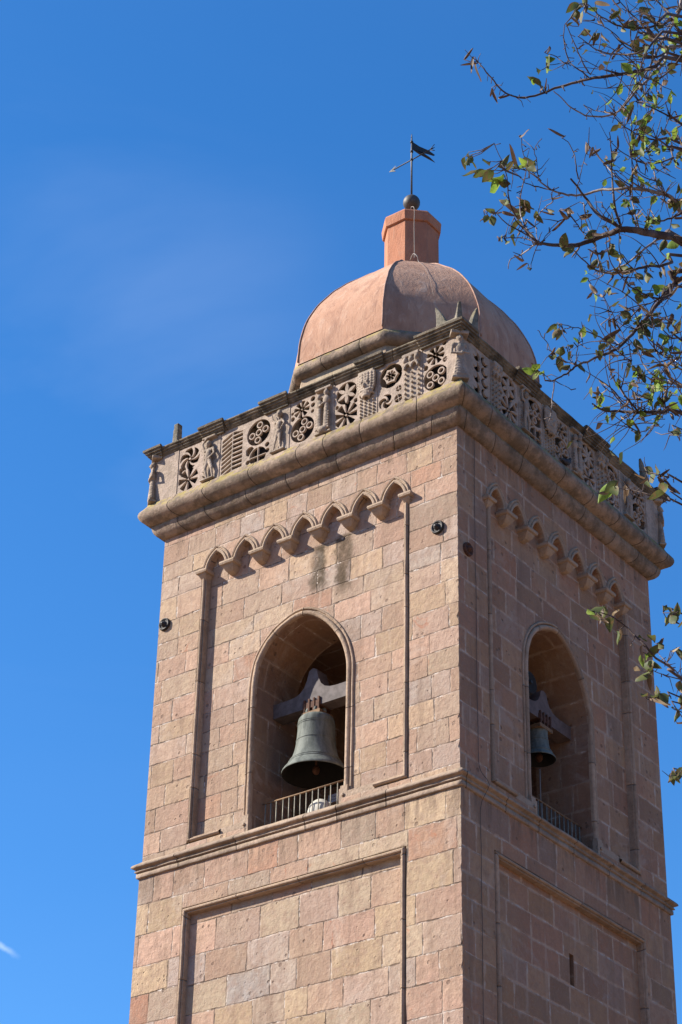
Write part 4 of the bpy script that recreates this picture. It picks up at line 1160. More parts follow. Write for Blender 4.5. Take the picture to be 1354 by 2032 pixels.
# ---------------- railings across the foot of both openings
for key, F in facespec.items():
    T = F['T']; oc = F['oc']
    r = empty('railing', T(oc, -.36, SILL), {'L': 'pale metal safety railing across the big sunlit bell opening', 'R': 'grey metal safety railing at the foot of the shaded bell opening'}[key], 'railing', 'railings of the bell openings')
    a, b = oc-1.03, oc+1.02
    if key == 'L': a = oc-.97
    mb = MB(); mb.tube([T(a, -.36, .62), T((a+b)/2, -.36, .615), T(b, -.36, .62)], .017, 8); mb.build('top_rail', 'rail_rust', r)
    mb = MB(); mb.tube([T(a, -.36, .06), T(b, -.36, .06)], .014, 8); mb.build('bottom_rail', 'railing', r)
    n = 15
    for i in range(n):
        s = a+.05+(b-a-.1)*i/(n-1)+rnd.uniform(-.012, .012)
        mb = MB(); mb.tube([T(s, -.36, SILL), T(s+rnd.uniform(-.006, .006), -.36, .62)], .0105, 6); mb.build('bar', 'railing', r)
# ---------------- bells on their headstocks
def bell(name, T, oc, n0, top, R, H, label, off=0., half=1.0, tilt=0., zb=(2.42, 2.72), ch=1., hm='headstock'):
    """n0: depth of the axis; beam spans the opening"""
    e = empty(name, T(oc+off, n0, top-H), label, 'bell', 'bells hung in the belfry openings')
    c = oc+off
    TT = lambda x, y, z: T(c+x, n0+y, z)
    prof = [(.0, 0), (.25, -.005), (.42, -.02), (.52, -.06), (.555, -.12), (.56, -.20), (.565, -.30), (.585, -.44), (.62, -.58), (.685, -.71), (.78, -.82), (.89, -.905), (.975, -.965), (1.0, -1.0), (.985, -1.012),
            (.93, -.99), (.82, -.90), (.69, -.78), (.57, -.6), (.51, -.35), (.46, -.13), (.3, -.06), (0, -.05)]
    P = [(r*R, h*H) for r, h in prof]
    Pf = catmull(P, 3)
    bands = [-.16, -.19, -.46, -.80, -.84]
    Q = []
    for r, h in Pf:
        Q.append((r, h))
    cut = max(i for i, q in enumerate(Q) if q[0] > .98*R)
    mb = MB(); mb.lathe(Q[:cut+1], (0, 0, 0), 48, True, lambda x, y, z: TT(x, y, top+z)); mb.build('bell_body', 'bronze', e)
    mb = MB(); mb.lathe(Q[cut:], (0, 0, 0), 48, True, lambda x, y, z: TT(x, y, top+z)); mb.build('bell_inside', 'dark', e)  # near-black inner surface stands in for shade inside the bell
    for hh in bands:
        rr = np.interp(-hh, [-h/H for r, h in P[:14]], [r for r, h in P[:14]])
        mb = MB(); mb.lathe([(rr-.004, -.012), (rr+.007, -.006), (rr+.007, .006), (rr-.004, .012)], (0, 0, 0), 48, True, lambda x, y, z: TT(x, y, top+hh*H+z)); mb.build('moulded_band', 'bronze', e)
    # crown loops
    for a in (0, 60, 120, 180, 240, 300):
        a = rad(a); pts = [TT(math.cos(a)*q*R*.3, math.sin(a)*q*R*.3, top+h) for q, h in ((.9, 0.), (1., .07), (.75, .14), (.25, .17))]
        mb = MB(); mb.tube(catmull([tuple(p) for p in pts], 3), .035*R/.6, 8); mb.build('crown_loop', 'bronze', e)
    # clapper
    mb = MB(); mb.tube([TT(0, 0, top-.1*H), TT(0.02, 0, top-.85*H)], .02, 8); mb.ell(TT(.02, 0, top-.93*H), (.07, .07, .09)); mb.build('clapper', 'rust', e)
    # headstock: a flat steel beam with a flared crest over the bell
    z0, z1 = zb
    mb = MB()
    pr = [(-half, z0), (half, z0), (half, z1), (.55, z1)]
    crest = [(.40, z1+.015), (.28, z1+.06), (.19, z1+.15), (.13, z1+.29), (.085, z1+.46)]
    crest = [(a, z1+(b-z1)*ch) for a, b in crest]
    pr += crest + [(0., z1+.50*ch)] + [(-a, b) for a, b in crest[::-1]] + [(-.55, z1), (-half, z1)]
    tr = tessellate_polygon([[Vector((a, b, 0)) for a, b in pr]]); m = len(pr)
    for y in (-.15, .15):
        for a, b in pr: mb.vert(TT(a, y, b))
    for t in tr: mb.face(list(t)); mb.face([m+i for i in t[::-1]])
    for i in range(m): mb.face((i, (i+1) % m, m+(i+1) % m, m+i))
    mb.build('headstock', hm, e)
    # iron straps and packing between beam and crown
    mb = MB()
    mb.box((-.20, -.17, z0-.02), (.20, .17, z0+.10), TT)
    for a in (-.16, -.05, .06, .17): mb.box((a-.018, .155, z0-.14), (a+.018, .185, z0+.16), TT); mb.box((a-.018, -.185, z0-.14), (a+.018, -.155, z0+.16), TT)
    mb.build('iron_strap', 'rust', e)
    mb = MB(); mb.box((-.21, -.19, z0-.17), (.21, .19, z0-.10), TT); mb.build('packing_block', 'rail_rust', e)
    return e
bell('church_bell', TL, 3.46, -.80, 2.32, .61, 1.16, 'large grey green bronze bell hanging in the sunlit arched opening', off=-.15, half=1.2, zb=(2.46, 2.75))
bell('church_bell', TR, 3.38, -.66, 2.36, .32, .66, 'smaller dark bell hanging in the shaded arched opening', off=.12, half=1.0, zb=(2.42, 2.68), ch=.75, hm='headstock_brown')
# pulley wheel hung beside the small bell
e = empty('cable_wheel', TR(3.0, -.5, 3.0), 'dark round wheel above the smaller bell behind the arch edge', 'wheel')
mb = MB(); mb.lathe([(.19, -.03), (.22, -.035), (.225, .0), (.22, .035), (.19, .03), (.0, .015)], (0, 0, 0), 24, True, lambda x, y, z: TR(3.02+x, -.52+z, 3.02+y)); mb.lathe([(0, -.015), (.19, -.03)], (0, 0, 0), 24, True, lambda x, y, z: TR(3.02+x, -.52+z, 3.02+y)); mb.build('wheel_disc', 'dark', e)
mb = MB(); mb.tube([TR(3.02, -.6, 3.02), TR(3.02, -.45, 3.02)], .03, 8); mb.tube([TR(3.02, -.52, 3.0), TR(3.02, -.52, 2.74)], .02, 6); mb.build('axle', 'iron', e)
# rope under the small bell
mb = MB(); mb.tube([TR(3.50, -.64, 1.5), TR(3.50, -.64, .8), TR(3.51, -.64, 0.)], .010, 6)
o = mb.build('bell_rope', 'cable'); tagp(o, label='pale rope hanging from the smaller bell to the sill', category='rope')
# white rounded cover behind the railing
e = empty('lamp_cover', TL(3.9, -.75, SILL), 'pale round cover standing on the sill behind the sunlit railing', 'cover')
mb = MB(); mb.lathe([(0, .10), (.10, .095), (.18, .07), (.23, .03), (.245, -.03), (.24, -.06), (.0, -.06)], (0, 0, 0), 28, True, lambda x, y, z: TL(3.56+x, -.60+z, .30+y)); mb.build('disc', 'white', e)
mb = MB(); mb.box((3.50, -.70, SILL), (3.62, -.64, .28), TL); mb.build('stand', 'pole', e)
mb = MB()
for k in range(3): mb.box((-.32, -.14, k*.052), (.32, .14, k*.052+.045), lambda x, y, z: TL(3.80+x*.62, -.95+y-.1*z, .52+z*1.1))
mb.box((-.30, -.12, -.54), (-.24, .12, 0), lambda x, y, z: TL(3.80+x*.62, -.95+y, .52+z)); mb.box((.24, -.12, -.54), (.30, .12, 0), lambda x, y, z: TL(3.80+x*.62, -.95+y, .52+z))
o = mb.build('wooden_stool', 'cable'); tagp(o, label='low pale plank stand behind the right end of the sunlit railing', category='stand')
# small box on a stalk in the shaded opening
e = empty('junction_box', TR(4.45, -.9, .3), 'small pale grey box on a thin stalk inside the shaded opening', 'junction box')
mb = MB(); mb.box((4.46, -.97, 1.30), (4.62, -.87, 1.45), TR); mb.box((4.475, -.865, 1.315), (4.605, -.855, 1.435), TR); mb.build('box', 'box', e)
mb = MB(); mb.tube([TR(4.54, -.92, 1.3), TR(4.53, -.92, .0)], .009, 6); mb.build('stalk', 'pole', e)
# pigeon on the cornice of the shaded side
mb = MB()
def BT(x, y, z): return Vector((.27+y, 3.36+x, 7.63+z))
mb.ell((0, 0, .10), (.13, .06, .065), BT, 14, 10, Matrix.Rotation(rad(-22), 3, 'Y')); mb.ell((.11, 0, .18), (.045, .035, .05), BT); mb.ell((.13, 0, .235), (.035, .03, .034), BT)
capsule(mb, BT, (.15, 0, .232), (.185, 0, .225), .012, .005); capsule(mb, BT, (-.08, 0, .10), (-.24, 0, .06), .04, .018, .8)
capsule(mb, BT, (.02, .02, .05), (.02, .02, .0), .010, .008); capsule(mb, BT, (.02, -.02, .05), (.02, -.02, .0), .010, .008)
o = fuse(mb, 'pigeon', 'darkcable', None, .008, 2); tagp(o, label='dark pigeon perched on the cornice of the shaded side', category='bird')

# ------------------------------------------------------------------ ground: paved square far below
def paving():
    k = NT('warm_paving', .9, .2)
    pos = k.node('ShaderNodeNewGeometry').outputs['Position']
    b = k.node('ShaderNodeTexBrick', {'Vector': pos, 'Scale': 1.0, 'Color1': (.36, .24, .16, 1), 'Color2': (.30, .19, .13, 1), 'Mortar': (.20, .14, .10, 1), 'Mortar Size': .012, 'Brick Width': .8, 'Row Height': .4})
    n = k.noise(pos, .3, 5, .6)
    k.color(k.mix(k.ss(n.outputs[0], .35, .65, 0, .4), b.outputs[0], (.45, .30, .19)))
    k.bump(k.math('MULTIPLY', k.noise(pos, 20, 4).outputs[0], .01), 1., .8)
    return k.m
MAT['ground'] = paving()
mb = MB(); mb.quad((-1500, -1500, GROUND-.02), (1500, -1500, GROUND-.02), (1500, 1500, GROUND-.02), (-1500, 1500, GROUND-.02)); mb.build('ground', 'ground', None, kind='structure')
MAT['sky_blocker_ring'] = simple('sky_blocker_green', (.09, .10, .05), .95, 0, var=.5, scale=.03, bump=0.)  # unseen dark ring, added to block the bright low sky and cut fill
mb = MB(); NH = 180
for i in range(NH):
    a = 2*math.pi*i/NH; hh = 78+26*noise.noise(Vector((math.cos(a)*2.1, math.sin(a)*2.1, 4.)))+9*noise.noise(Vector((math.cos(a)*11, math.sin(a)*11, 4.)))
    for r_, f in ((300, 0), (330, .42), (365, .8), (400, 1.), (470, .9), (600, .4)): mb.vert((math.cos(a)*r_, math.sin(a)*r_, GROUND-.5+hh*f))
for i in range(NH):
    j = (i+1) % NH
    for k_ in range(5): mb.face((i*6+k_, j*6+k_, j*6+k_+1, i*6+k_+1), None, True)
mb.build('sky_blocker_ring', 'sky_blocker_ring', None, kind='structure')
# ------------------------------------------------------------------ the tree whose branches reach in from the right
def ray_at(x, y, D):
    d = rt2*((x-677)/FPX) + up2*((1016-y)/FPX) + fw
    return CAM + d*D
def leafmat(name, a, b, tr, edge=0.):
    k = NT(name, .6, .25)
    pos = k.node('ShaderNodeNewGeometry').outputs['Position']
    n = k.noise(pos, 9, 3); n2 = k.noise(pos, 60, 3)
    c = k.mix(k.ss(n.outputs[0], .35, .65), a, b); c = k.mix(k.ss(n2.outputs[0], .5, .7, 0, .5), c, tuple(x*.6 for x in a))
    n3_ = k.noise(pos, 30, 4, .7); c = k.mix(k.ss(n3_.outputs[0], .48, .62, 0, edge), c, (.17, .10, .045))
    k.color(c, 1)
    t = k.node('ShaderNodeBsdfTranslucent', {'Color': c}); m = k.node('ShaderNodeMixShader', {0: tr})
    k.l.new(k.b.outputs[0], m.inputs[1]); k.l.new(t.outputs[0], m.inputs[2]); k.l.new(m.outputs[0], k.n['Material Output'].inputs[0])
    return k.m
MAT['leaf_green'] = leafmat('leaf_green', (.15, .26, .035), (.24, .34, .05), .42, .25)
MAT['leaf_dark'] = leafmat('leaf_dark_green', (.06, .08, .028), (.13, .15, .04), .3, .8)
MAT['leaf_dry'] = leafmat('leaf_dry_brown', (.14, .085, .05), (.08, .05, .032), .2)
MAT['leaf_pale'] = leafmat('leaf_pale_curled', (.34, .26, .16), (.20, .13, .075), .25)
def bark():
    k = NT('bark', .9, .2)
    pos = k.node('ShaderNodeNewGeometry').outputs['Position']
    n = k.noise(pos, 5, 4); n2 = k.noise(pos, 60, 4, .7)
    c = k.mix(k.ss(n.outputs[0], .42, .66), (.085, .06, .055), (.20, .16, .145)); c = k.mix(k.ss(n2.outputs[0], .5, .7, 0, .6), c, (.05, .038, .035))
    k.color(c); k.bump(k.math('MULTIPLY', n2.outputs[0], .006), 1., .8); return k.m
MAT['bark'] = bark()
MAT['bark_pale'] = simple('bark_pale', (.36, .30, .27), .85, 0, var=.45, scale=25)
tr = random.Random(11)
TB_ = ray_at(2150, 1500, 10.2); TBX, TBY = TB_.x, TB_.y
tree = empty('leafy_tree', (TBX, TBY, GROUND), 'half bare tree with curled green and brown leaves reaching in from the right', 'tree')
H0 = GROUND
def tp_(z): return Vector((TBX+.25*math.sin(z*.5+1), TBY+.2*math.sin(z*.4), z))
mb = MB(); zs = [H0-.2, H0+.15, H0+.6, H0+2, H0+4, H0+6, H0+7.5, H0+9, H0+10.2]
mb.tube(catmull([tuple(tp_(z)) for z in zs], 3), [.34-.31*min(1, (i/24))**.8 for i in range(25)], 14); mb.build('trunk', 'bark', tree)
R8 = lambda pts: [(900+a/2.982, b/2.982) for a, b in pts]
R3 = lambda pts: [(1050+a/4.0625, 400+b/4.0625) for a, b in pts]
R4 = lambda pts: [(1100+a/2.862, 850+b/2.862) for a, b in pts]
# each branch as seen: (points, radius px at start, at end, distance at start, at end, pale bark, joins trunk)
BR = [
 (R8([(145,365),(200,430),(255,500),(310,550),(370,575),(450,575),(540,550),(600,520),(700,495),(800,465),(900,450),(1000,440),(1100,420),(1200,390),(1354,360)]), 1.1, 4.2, 9.6, 10.2, 0, 1),
 (R8([(590,540),(640,580),(700,640),(780,680),(860,690),(940,675),(1000,640),(1080,540),(1150,470),(1250,370),(1354,270)]), 1., 3.4, 9.9, 10.8, 1, 1),
 (R8([(660,140),(650,220),(680,350),(740,410),(800,455)]), .8, 1.6, 9.8, 10.0, 0, 0), (R8([(665,140),(700,220),(740,310),(780,400),(810,440)]), .8, 1.5, 9.5, 10.0, 0, 0),
 (R8([(540,310),(610,335),(660,375),(690,370)]), .7, 1.2, 9.9, 9.9, 0, 0), (R8([(560,385),(620,375),(680,365)]), .7, 1., 9.9, 9.9, 0, 0),
 (R8([(740,215),(800,260),(860,300),(960,320),(1060,320),(1150,290),(1354,200)]), .8, 3., 9.3, 9.9, 0, 1), (R8([(790,20),(850,80),(930,130),(1010,160),(1100,165),(1200,150),(1354,100)]), .9, 3.2, 9.6, 10.3, 0, 1),
 (R8([(930,180),(1000,260),(1080,310),(1200,340),(1354,340)]), .8, 3., 10.2, 10.5, 0, 1), (R8([(950,690),(1010,750),(1100,800),(1200,830),(1354,850)]), .9, 2.6, 9.9, 10.4, 0, 1),
 (R8([(1100,600),(1180,640),(1280,690),(1354,740)]), .9, 2.4, 9.5, 9.8, 0, 1), (R8([(1080,950),(1140,970),(1230,960),(1300,930),(1354,880)]), .8, 2.2, 9.7, 10., 0, 1),
 (R8([(1050,800),(1120,790),(1200,820),(1300,890),(1354,895)]), .8, 2.3, 9.7, 10.2, 0, 1), (R8([(1200,0),(1260,60),(1320,130),(1354,200)]), 1.5, 3., 10.5, 10.4, 0, 1), (R8([(980,0),(1040,70),(1110,140),(1200,230),(1354,260)]), 1., 3., 10.1, 10.4, 0, 1),
 (R8([(1354,-60),(1340,60),(1290,160),(1240,240),(1190,330),(1150,420),(1090,500),(1020,600),(960,680)]), 3.2, 1., 10.7, 10.2, 1, 0),
 (R8([(1354,330),(1280,420),(1200,480),(1130,560),(1080,600)]), 2.6, .9, 10., 9.8, 0, 0), (R8([(770,620),(830,650),(900,665),(960,670)]), .7, 1.3, 9.8, 9.9, 0, 0),
 (R8([(480,1440),(560,1445),(640,1450),(720,1450),(800,1430),(860,1405),(920,1385),(980,1360),(1050,1360),(1120,1370),(1200,1385),(1280,1400),(1354,1430)]), 2.6, 9.5, 9.2, 9.9, 0, 1),
 (R8([(695,1060),(740,1110),(790,1180),(850,1260),(910,1300),(980,1345)]), 2., 3.6, 9.6, 9.6, 0, 0),
 (R8([(430,1000),(500,1060),(560,1110),(620,1140),(700,1155),(780,1150),(860,1125),(950,1120),(1050,1115),(1150,1125),(1250,1150),(1310,1190),(1354,1260)]), 1.2, 4.4, 9.5, 9.9, 1, 1),
 (R8([(430,1085),(500,1105),(570,1125),(640,1145)]), .9, 1.6, 9.4, 9.5, 0, 0), (R8([(925,780),(935,900),(935,1000),(945,1150),(960,1250),(990,1345)]), .8, 2.8, 9.4, 9.6, 0, 0),
 (R8([(310,1000),(320,1080),(330,1180),(370,1280),(430,1360),(510,1440)]), 1., 2.2, 9.1, 9.2, 0, 0), (R8([(440,950),(430,1010),(400,1140),(395,1240),(420,1330),(500,1440)]), .9, 1.9, 9.3, 9.2, 1, 0),
 (R8([(180,1245),(250,1260),(300,1310),(380,1360),(450,1400),(500,1440)]), .8, 1.8, 9.0, 9.2, 0, 0), (R8([(260,1400),(300,1410),(360,1405),(440,1415),(490,1440)]), .8, 1.4, 9.1, 9.2, 0, 0),
 (R8([(360,1290),(400,1340),(450,1390),(500,1440)]), 1.2, 2., 9.2, 9.2, 0, 0), (R8([(325,1590),(340,1535),(400,1510),(470,1455),(510,1445)]), .8, 1.8, 9.3, 9.2, 1, 0), (R8([(455,1600),(465,1540),(500,1450)]), .6, 1., 9.3, 9.2, 0, 0),
 (R8([(240,850),(290,950),(350,1010),(420,1070)]), .5, .9, 9.3, 9.4, 0, 0), (R8([(400,800),(410,900),(440,950),(470,1020),(520,1070)]), .6, 1., 9.4, 9.5, 0, 0), (R8([(520,820),(480,890),(495,960),(500,1050)]), .6, 1., 9.4, 9.5, 0, 0),
 (R8([(640,815),(680,840),(710,900),(725,980),(740,1060)]), .7, 1.4, 9.5, 9.6, 0, 0), (R8([(790,900),(770,960),(750,1040),(740,1080)]), .6, 1., 9.6, 9.6, 0, 0), (R8([(800,860),(850,910),(900,980),(960,1040),(1040,1110)]), .9, 1.7, 9.7, 9.7, 1, 0),
 (R8([(520,1430),(560,1380),(620,1310),(690,1280)]), .7, 1.2, 9.2, 9.2, 0, 0), (R8([(500,1430),(490,1370),(490,1290),(540,1230),(590,1190)]), .7, 1.2, 9.2, 9.2, 1, 0), (R8([(800,1420),(760,1370),(720,1310),(660,1240)]), .7, 1.5, 9.3, 9.4, 0, 0),
 (R8([(830,1400),(790,1330),(780,1260),(770,1200)]), .7, 1.5, 9.4, 9.4, 1, 0), (R8([(1060,1100),(1060,1180),(1080,1280),(1100,1360)]), .8, 1.8, 9.5, 9.7, 1, 0), (R8([(1050,920),(1060,1020),(1060,1110)]), .7, 1.2, 9.6, 9.7, 0, 0),
 (R8([(880,1210),(920,1270),(980,1340)]), .8, 1.4, 9.5, 9.6, 1, 0), (R8([(1020,1180),(1050,1260),(1080,1340)]), .9, 1.6, 9.4, 9.6, 0, 0), (R8([(1354,1260),(1290,1290),(1220,1310),(1150,1300),(1100,1240)]), 2.4, .9, 9.8, 9.6, 0, 0),
 (R8([(1150,900),(1180,990),(1200,1070),(1250,1150)]), .8, 1.6, 9.5, 9.8, 1, 0), (R8([(970,1010),(1030,1060),(1100,1110)]), .7, 1.2, 9.7, 9.8, 1, 0), (R8([(840,1440),(850,1500),(870,1590)]), .8, 1.5, 9.4, 9.5, 1, 0),
 (R3([(300,350),(350,385),(430,460),(500,530),(580,568),(650,575),(750,572),(850,550),(950,522),(1050,518),(1150,490),(1235,440)]), .9, 3.6, 9.3, 9.9, 0, 1),
 (R3([(560,570),(640,568),(720,530),(800,490),(900,410),(1000,330),(1090,280)]), 1., 3., 9.4, 9.8, 1, 0), (R3([(480,640),(560,620),(620,570)]), .8, 1.3, 9.4, 9.4, 1, 0), (R3([(530,330),(550,420),(570,500),(580,560)]), .8, 1.4, 9.4, 9.4, 1, 0),
 (R3([(750,610),(800,680),(880,720),(960,760),(1050,780),(1150,750),(1235,690)]), .9, 3., 9.2, 9.8, 0, 1), (R3([(1235,560),(1180,650),(1130,720),(1060,800),(1000,870),(950,930),(880,1010),(800,1100),(720,1180),(640,1220),(560,1250),(470,1290),(390,1320),(330,1370),(260,1410),(200,1440),(130,1445)]), 5., 1.5, 9.9, 9.0, 0, 1),
 (R3([(200,1440),(198,1520),(185,1600),(178,1700),(162,1770)]), 1.3, .7, 9., 8.9, 1, 0), (R3([(200,1440),(260,1470),(345,1520)]), 1.1, .5, 9., 9., 0, 0), (R3([(190,1445),(140,1410),(115,1385),(60,1390)]), 1.2, .8, 9., 9., 0, 0),
 (R3([(390,1320),(330,1300),(260,1280),(190,1240)]), 1.4, .9, 9.1, 9.0, 0, 0), (R3([(380,1320),(385,1220),(400,1140),(410,1080)]), 1., .7, 9.1, 9.0, 0, 0), (R3([(370,1320),(330,1240),(320,1160),(300,1180)]), .9, .6, 9.1, 9.0, 0, 0), (R3([(200,1230),(150,1150),(100,1080),(75,1035)]), .8, .5, 9.1, 9.0, 0, 0),
 (R3([(680,1170),(600,1110),(520,1070),(430,1030),(340,1010),(260,985)]), 1.4, .8, 9.2, 9.0, 0, 0), (R3([(740,1160),(660,1090),(590,1000),(580,990)]), .8, .5, 9.2, 9.2, 1, 0), (R3([(780,1120),(740,1040),(700,960),(600,770)]), .9, .5, 9.3, 9.2, 0, 0),
 (R3([(860,1030),(800,980),(790,880),(785,760)]), .9, .5, 9.4, 9.3, 0, 0), (R3([(800,1090),(810,1160),(830,1280)]), .9, .6, 9.3, 9.3, 0, 0), (R3([(1120,780),(1060,780),(980,820),(900,850),(830,870)]), 1.2, .7, 9.7, 9.5, 0, 0), (R3([(720,1190),(760,1240),(820,1280)]), .8, .5, 9.3, 9.3, 0, 0),
 (R3([(510,1630),(560,1660),(620,1690),(700,1690),(800,1695),(900,1700),(1000,1700),(1100,1700),(1235,1705)]), 1.6, 4.6, 9.5, 10., 0, 1),
 (R3([(640,880),(658,1000),(655,1180),(650,1280),(660,1380),(690,1450),(740,1510),(800,1600),(880,1695)]), .7, 2.2, 9.6, 9.6, 0, 0), (R3([(570,1540),(680,1590),(760,1640),(860,1690)]), .7, 1.4, 9.5, 9.6, 1, 0), (R3([(610,1500),(670,1540),(740,1600),(850,1690)]), .7, 1.4, 9.5, 9.6, 0, 0),
 (R3([(875,1460),(870,1560),(885,1690)]), .9, 1.6, 9.6, 9.6, 1, 0), (R3([(1110,1520),(1050,1600),(1000,1695)]), .9, 1.6, 9.6, 9.7, 0, 0), (R3([(960,1520),(980,1600),(1000,1695)]), .7, 1.3, 9.6, 9.7, 0, 0), (R3([(1150,1540),(1080,1640),(1020,1700)]), .6, 1.1, 9.7, 9.7, 1, 0), (R3([(910,1600),(900,1695)]), .6, 1., 9.6, 9.6, 1, 0), (R3([(930,1640),(940,1700)]), .6, 1., 9.6, 9.6, 0, 0),
 (R3([(895,1865),(960,1830),(1020,1790),(1070,1730),(1110,1705)]), .7, 1.2, 9.5, 9.7, 1, 0), (R3([(740,1740),(800,1735),(880,1710)]), .6, 1., 9.5, 9.6, 1, 0), (R3([(870,1750),(960,1770),(1040,1740),(1120,1700)]), .5, .9, 9.6, 9.7, 1, 0),
 (R3([(870,1160),(900,1260),(920,1310),(980,1380),(1060,1440),(1150,1470),(1235,1500)]), .8, 2.6, 9.4, 9.8, 1, 1), (R3([(900,1420),(980,1390),(1050,1430)]), .9, 1.4, 9.5, 9.5, 0, 0), (R3([(1090,1210),(1130,1270),(1180,1330),(1235,1360)]), .8, 2., 9.3, 9.6, 1, 1), (R3([(1080,850),(1110,930),(1150,980),(1200,1060),(1235,1120)]), .9, 2., 9.4, 9.6, 0, 1),
 (R3([(1150,1100),(1160,1180),(1200,1280),(1235,1330)]), .8, 1.4, 9.5, 9.6, 0, 1), (R3([(1235,1560),(1200,1500),(1150,1430),(1110,1320),(1020,1210)]), 1.4, .7, 9.8, 9.5, 1, 0),
 (R4([(480,245),(530,245),(600,265),(650,280),(727,305)]), .9, 2.1, 9.0, 9.3, 0, 1), (R4([(330,345),(400,343),(430,345),(500,365),(580,385),(660,415),(727,432)]), .8, 2., 8.8, 9.2, 0, 1), (R4([(660,330),(690,365),(727,405)]), .8, 1.5, 9., 9.2, 0, 1),
 (R4([(230,1040),(280,1050),(340,1075),(400,1120),(460,1180),(520,1240),(560,1290),(620,1330),(680,1370),(727,1425)]), .9, 3., 8.6, 9.0, 0, 1), (R4([(590,1220),(590,1270),(640,1330),(700,1390)]), .7, 1.2, 8.8, 9., 0, 0), (R4([(560,1370),(620,1400),(727,1425)]), .7, 1.3, 8.8, 9., 0, 0),
 (R4([(510,1520),(600,1530),(660,1520),(727,1532)]), .8, 1.6, 8.6, 8.8, 0, 1), (R4([(690,1640),(700,1600),(740,1570)]), .8, 1.5, 8.7, 8.8, 0, 1), (R4([(620,1045),(680,1050),(740,1060)]), .8, 1.6, 8.7, 8.8, 0, 1), (R4([(660,1985),(700,1970),(745,1950)]), .8, 1.6, 8.6, 8.8, 0, 1), (R4([(600,1940),(727,1960)][1:]+[(760,1950)]), .8, 1.4, 8.6, 8.8, 0, 0),
 (R4([(655,40),(690,20),(740,10)]), .7, 1.3, 9., 9.1, 0, 1),
]
nodes = []     # (px, py, D, point)
def wig(p, a): return p+Vector((tr.uniform(-a, a), tr.uniform(-a, a), tr.uniform(-a, a)))
for pts, r0, r1, d0, d1, pale, joins in BR:
    m = len(pts); P3 = []
    L = [0]
    for a, b in zip(pts, pts[1:]): L.append(L[-1]+math.hypot(b[0]-a[0], b[1]-a[1]))
    for i, (x, y) in enumerate(pts):
        t = L[i]/L[-1]; D = d0+(d1-d0)*t + .12*math.sin(t*7+x*.01)
        q = ray_at(x, y, D); P3.append((q.x, q.y, q.z, (r0+(r1-r0)*t)*D/FPX))
        nodes.append((x, y, D, q))
    big = len(pts) > 5
    if joins:
        # carry the branch on, out of the picture, to the trunk
        if P3[0][3] > P3[-1][3]: P3 = P3[::-1]
        e = Vector(P3[-1][:3]); dirn = (e-Vector(P3[-2][:3])).normalized()
        zt = min(H0+9.9, max(H0+3.2, e.z-1.1-.25*(tr.random()))); tgt = tp_(zt); L_ = (tgt-e).length
        r_ = P3[-1][3]
        for t in (.25, .5, .75, 1.):
            q = e+dirn*L_*.45*t*(1-t)*1.6+(tgt-e)*t; q = q+Vector((0, 0, .25*math.sin(t*math.pi)))
            P3.append((q.x, q.y, q.z, r_*(1+1.6*t)))
    c = catmull(P3, 3)
    pp = [wig(Vector(q[:3]), .0022) for q in c]
    mb = MB(); mb.tube(pp, [max(.0016, q[3]) for q in c], 6)
    mb.build('branch' if (joins or r1 > 2.5) else 'twig', 'bark_pale' if pale else 'bark', tree)
# ---- leaves
LV = {k_: MB() for k_ in ('leaf_green', 'leaf_dark', 'leaf_dry', 'leaf_pale')}
TW_ = MB()
def leaf(kind, p, d, L, curl):
    """one curled, folded, pointed leaf from p along d"""
    mb = LV[kind]; d = d.normalized(); s = d.cross(Vector((tr.uniform(-1, 1), tr.uniform(-1, 1), tr.uniform(-.8, 1.2)))+fw*.8).normalized(); n = s.cross(d)
    wd = L*(tr.uniform(.25, .36) if curl < 1 else tr.uniform(.20, .30)); fold = tr.uniform(.25, .95) if curl < 1 else tr.uniform(.7, 1.25); m = 6
    prof = [0., .62, .95, 1., .78, .42, 0.]
    rows = []
    for i in range(m+1):
        t = i/m; c = p+d*L*(t-.12*curl*t*t)+n*(L*.5*curl*math.sin(t*1.7)**2)*(-1)
        w_ = wd*prof[i]; j = tr.uniform(-.08, .08)*L
        rows.append([mb.vert(c-s*w_*math.cos(fold)+n*(w_*math.sin(fold)+j*.5)), mb.vert(c), mb.vert(c+s*w_*math.cos(fold)+n*(w_*math.sin(fold)-j*.5))])
    for i in range(m):
        for k in (0, 1): mb.face((rows[i][k], rows[i][k+1], rows[i+1][k+1], rows[i+1][k]), None, True)
def nearest(x, y):
    return min(nodes, key=lambda q: (q[0]-x)**2+(q[1]-y)**2)
def put(x, y, kind, px=24, link=True):
    nx, ny, D, q = nearest(x, y); dist = math.hypot(nx-x, ny-y)
    D2 = D+tr.uniform(-.06, .06); c = ray_at(x, y, D2); L = px*D2/FPX*tr.uniform(1.05, 1.6)
    aw = (c-q); aw = aw.normalized() if aw.length > 1e-4 else Vector((0, 0, -1))
    d = (aw*.7+Vector((tr.uniform(-.6, .6), tr.uniform(-.6, .6), tr.uniform(-1.0, .25)))).normalized()
    base = c-d*L*.5
    leaf(kind, base, d, L*(1. if kind in ('leaf_green', 'leaf_dark') else .82), tr.choice((.4, .8, .95)) if kind in ('leaf_green', 'leaf_dark') else tr.uniform(1.3, 3.0))
    if link and dist < 75:
        mid = (q+base)*.5+Vector((0, 0, -.1*(q-base).length))
        TW_.tube([q, mid, base], [.0022, .0018, .0014], 5)
KM = {'g': 'leaf_dark', 'G': 'leaf_green', 'd': 'leaf_dry', 't': 'leaf_pale', 'm': 'leaf_dry'}
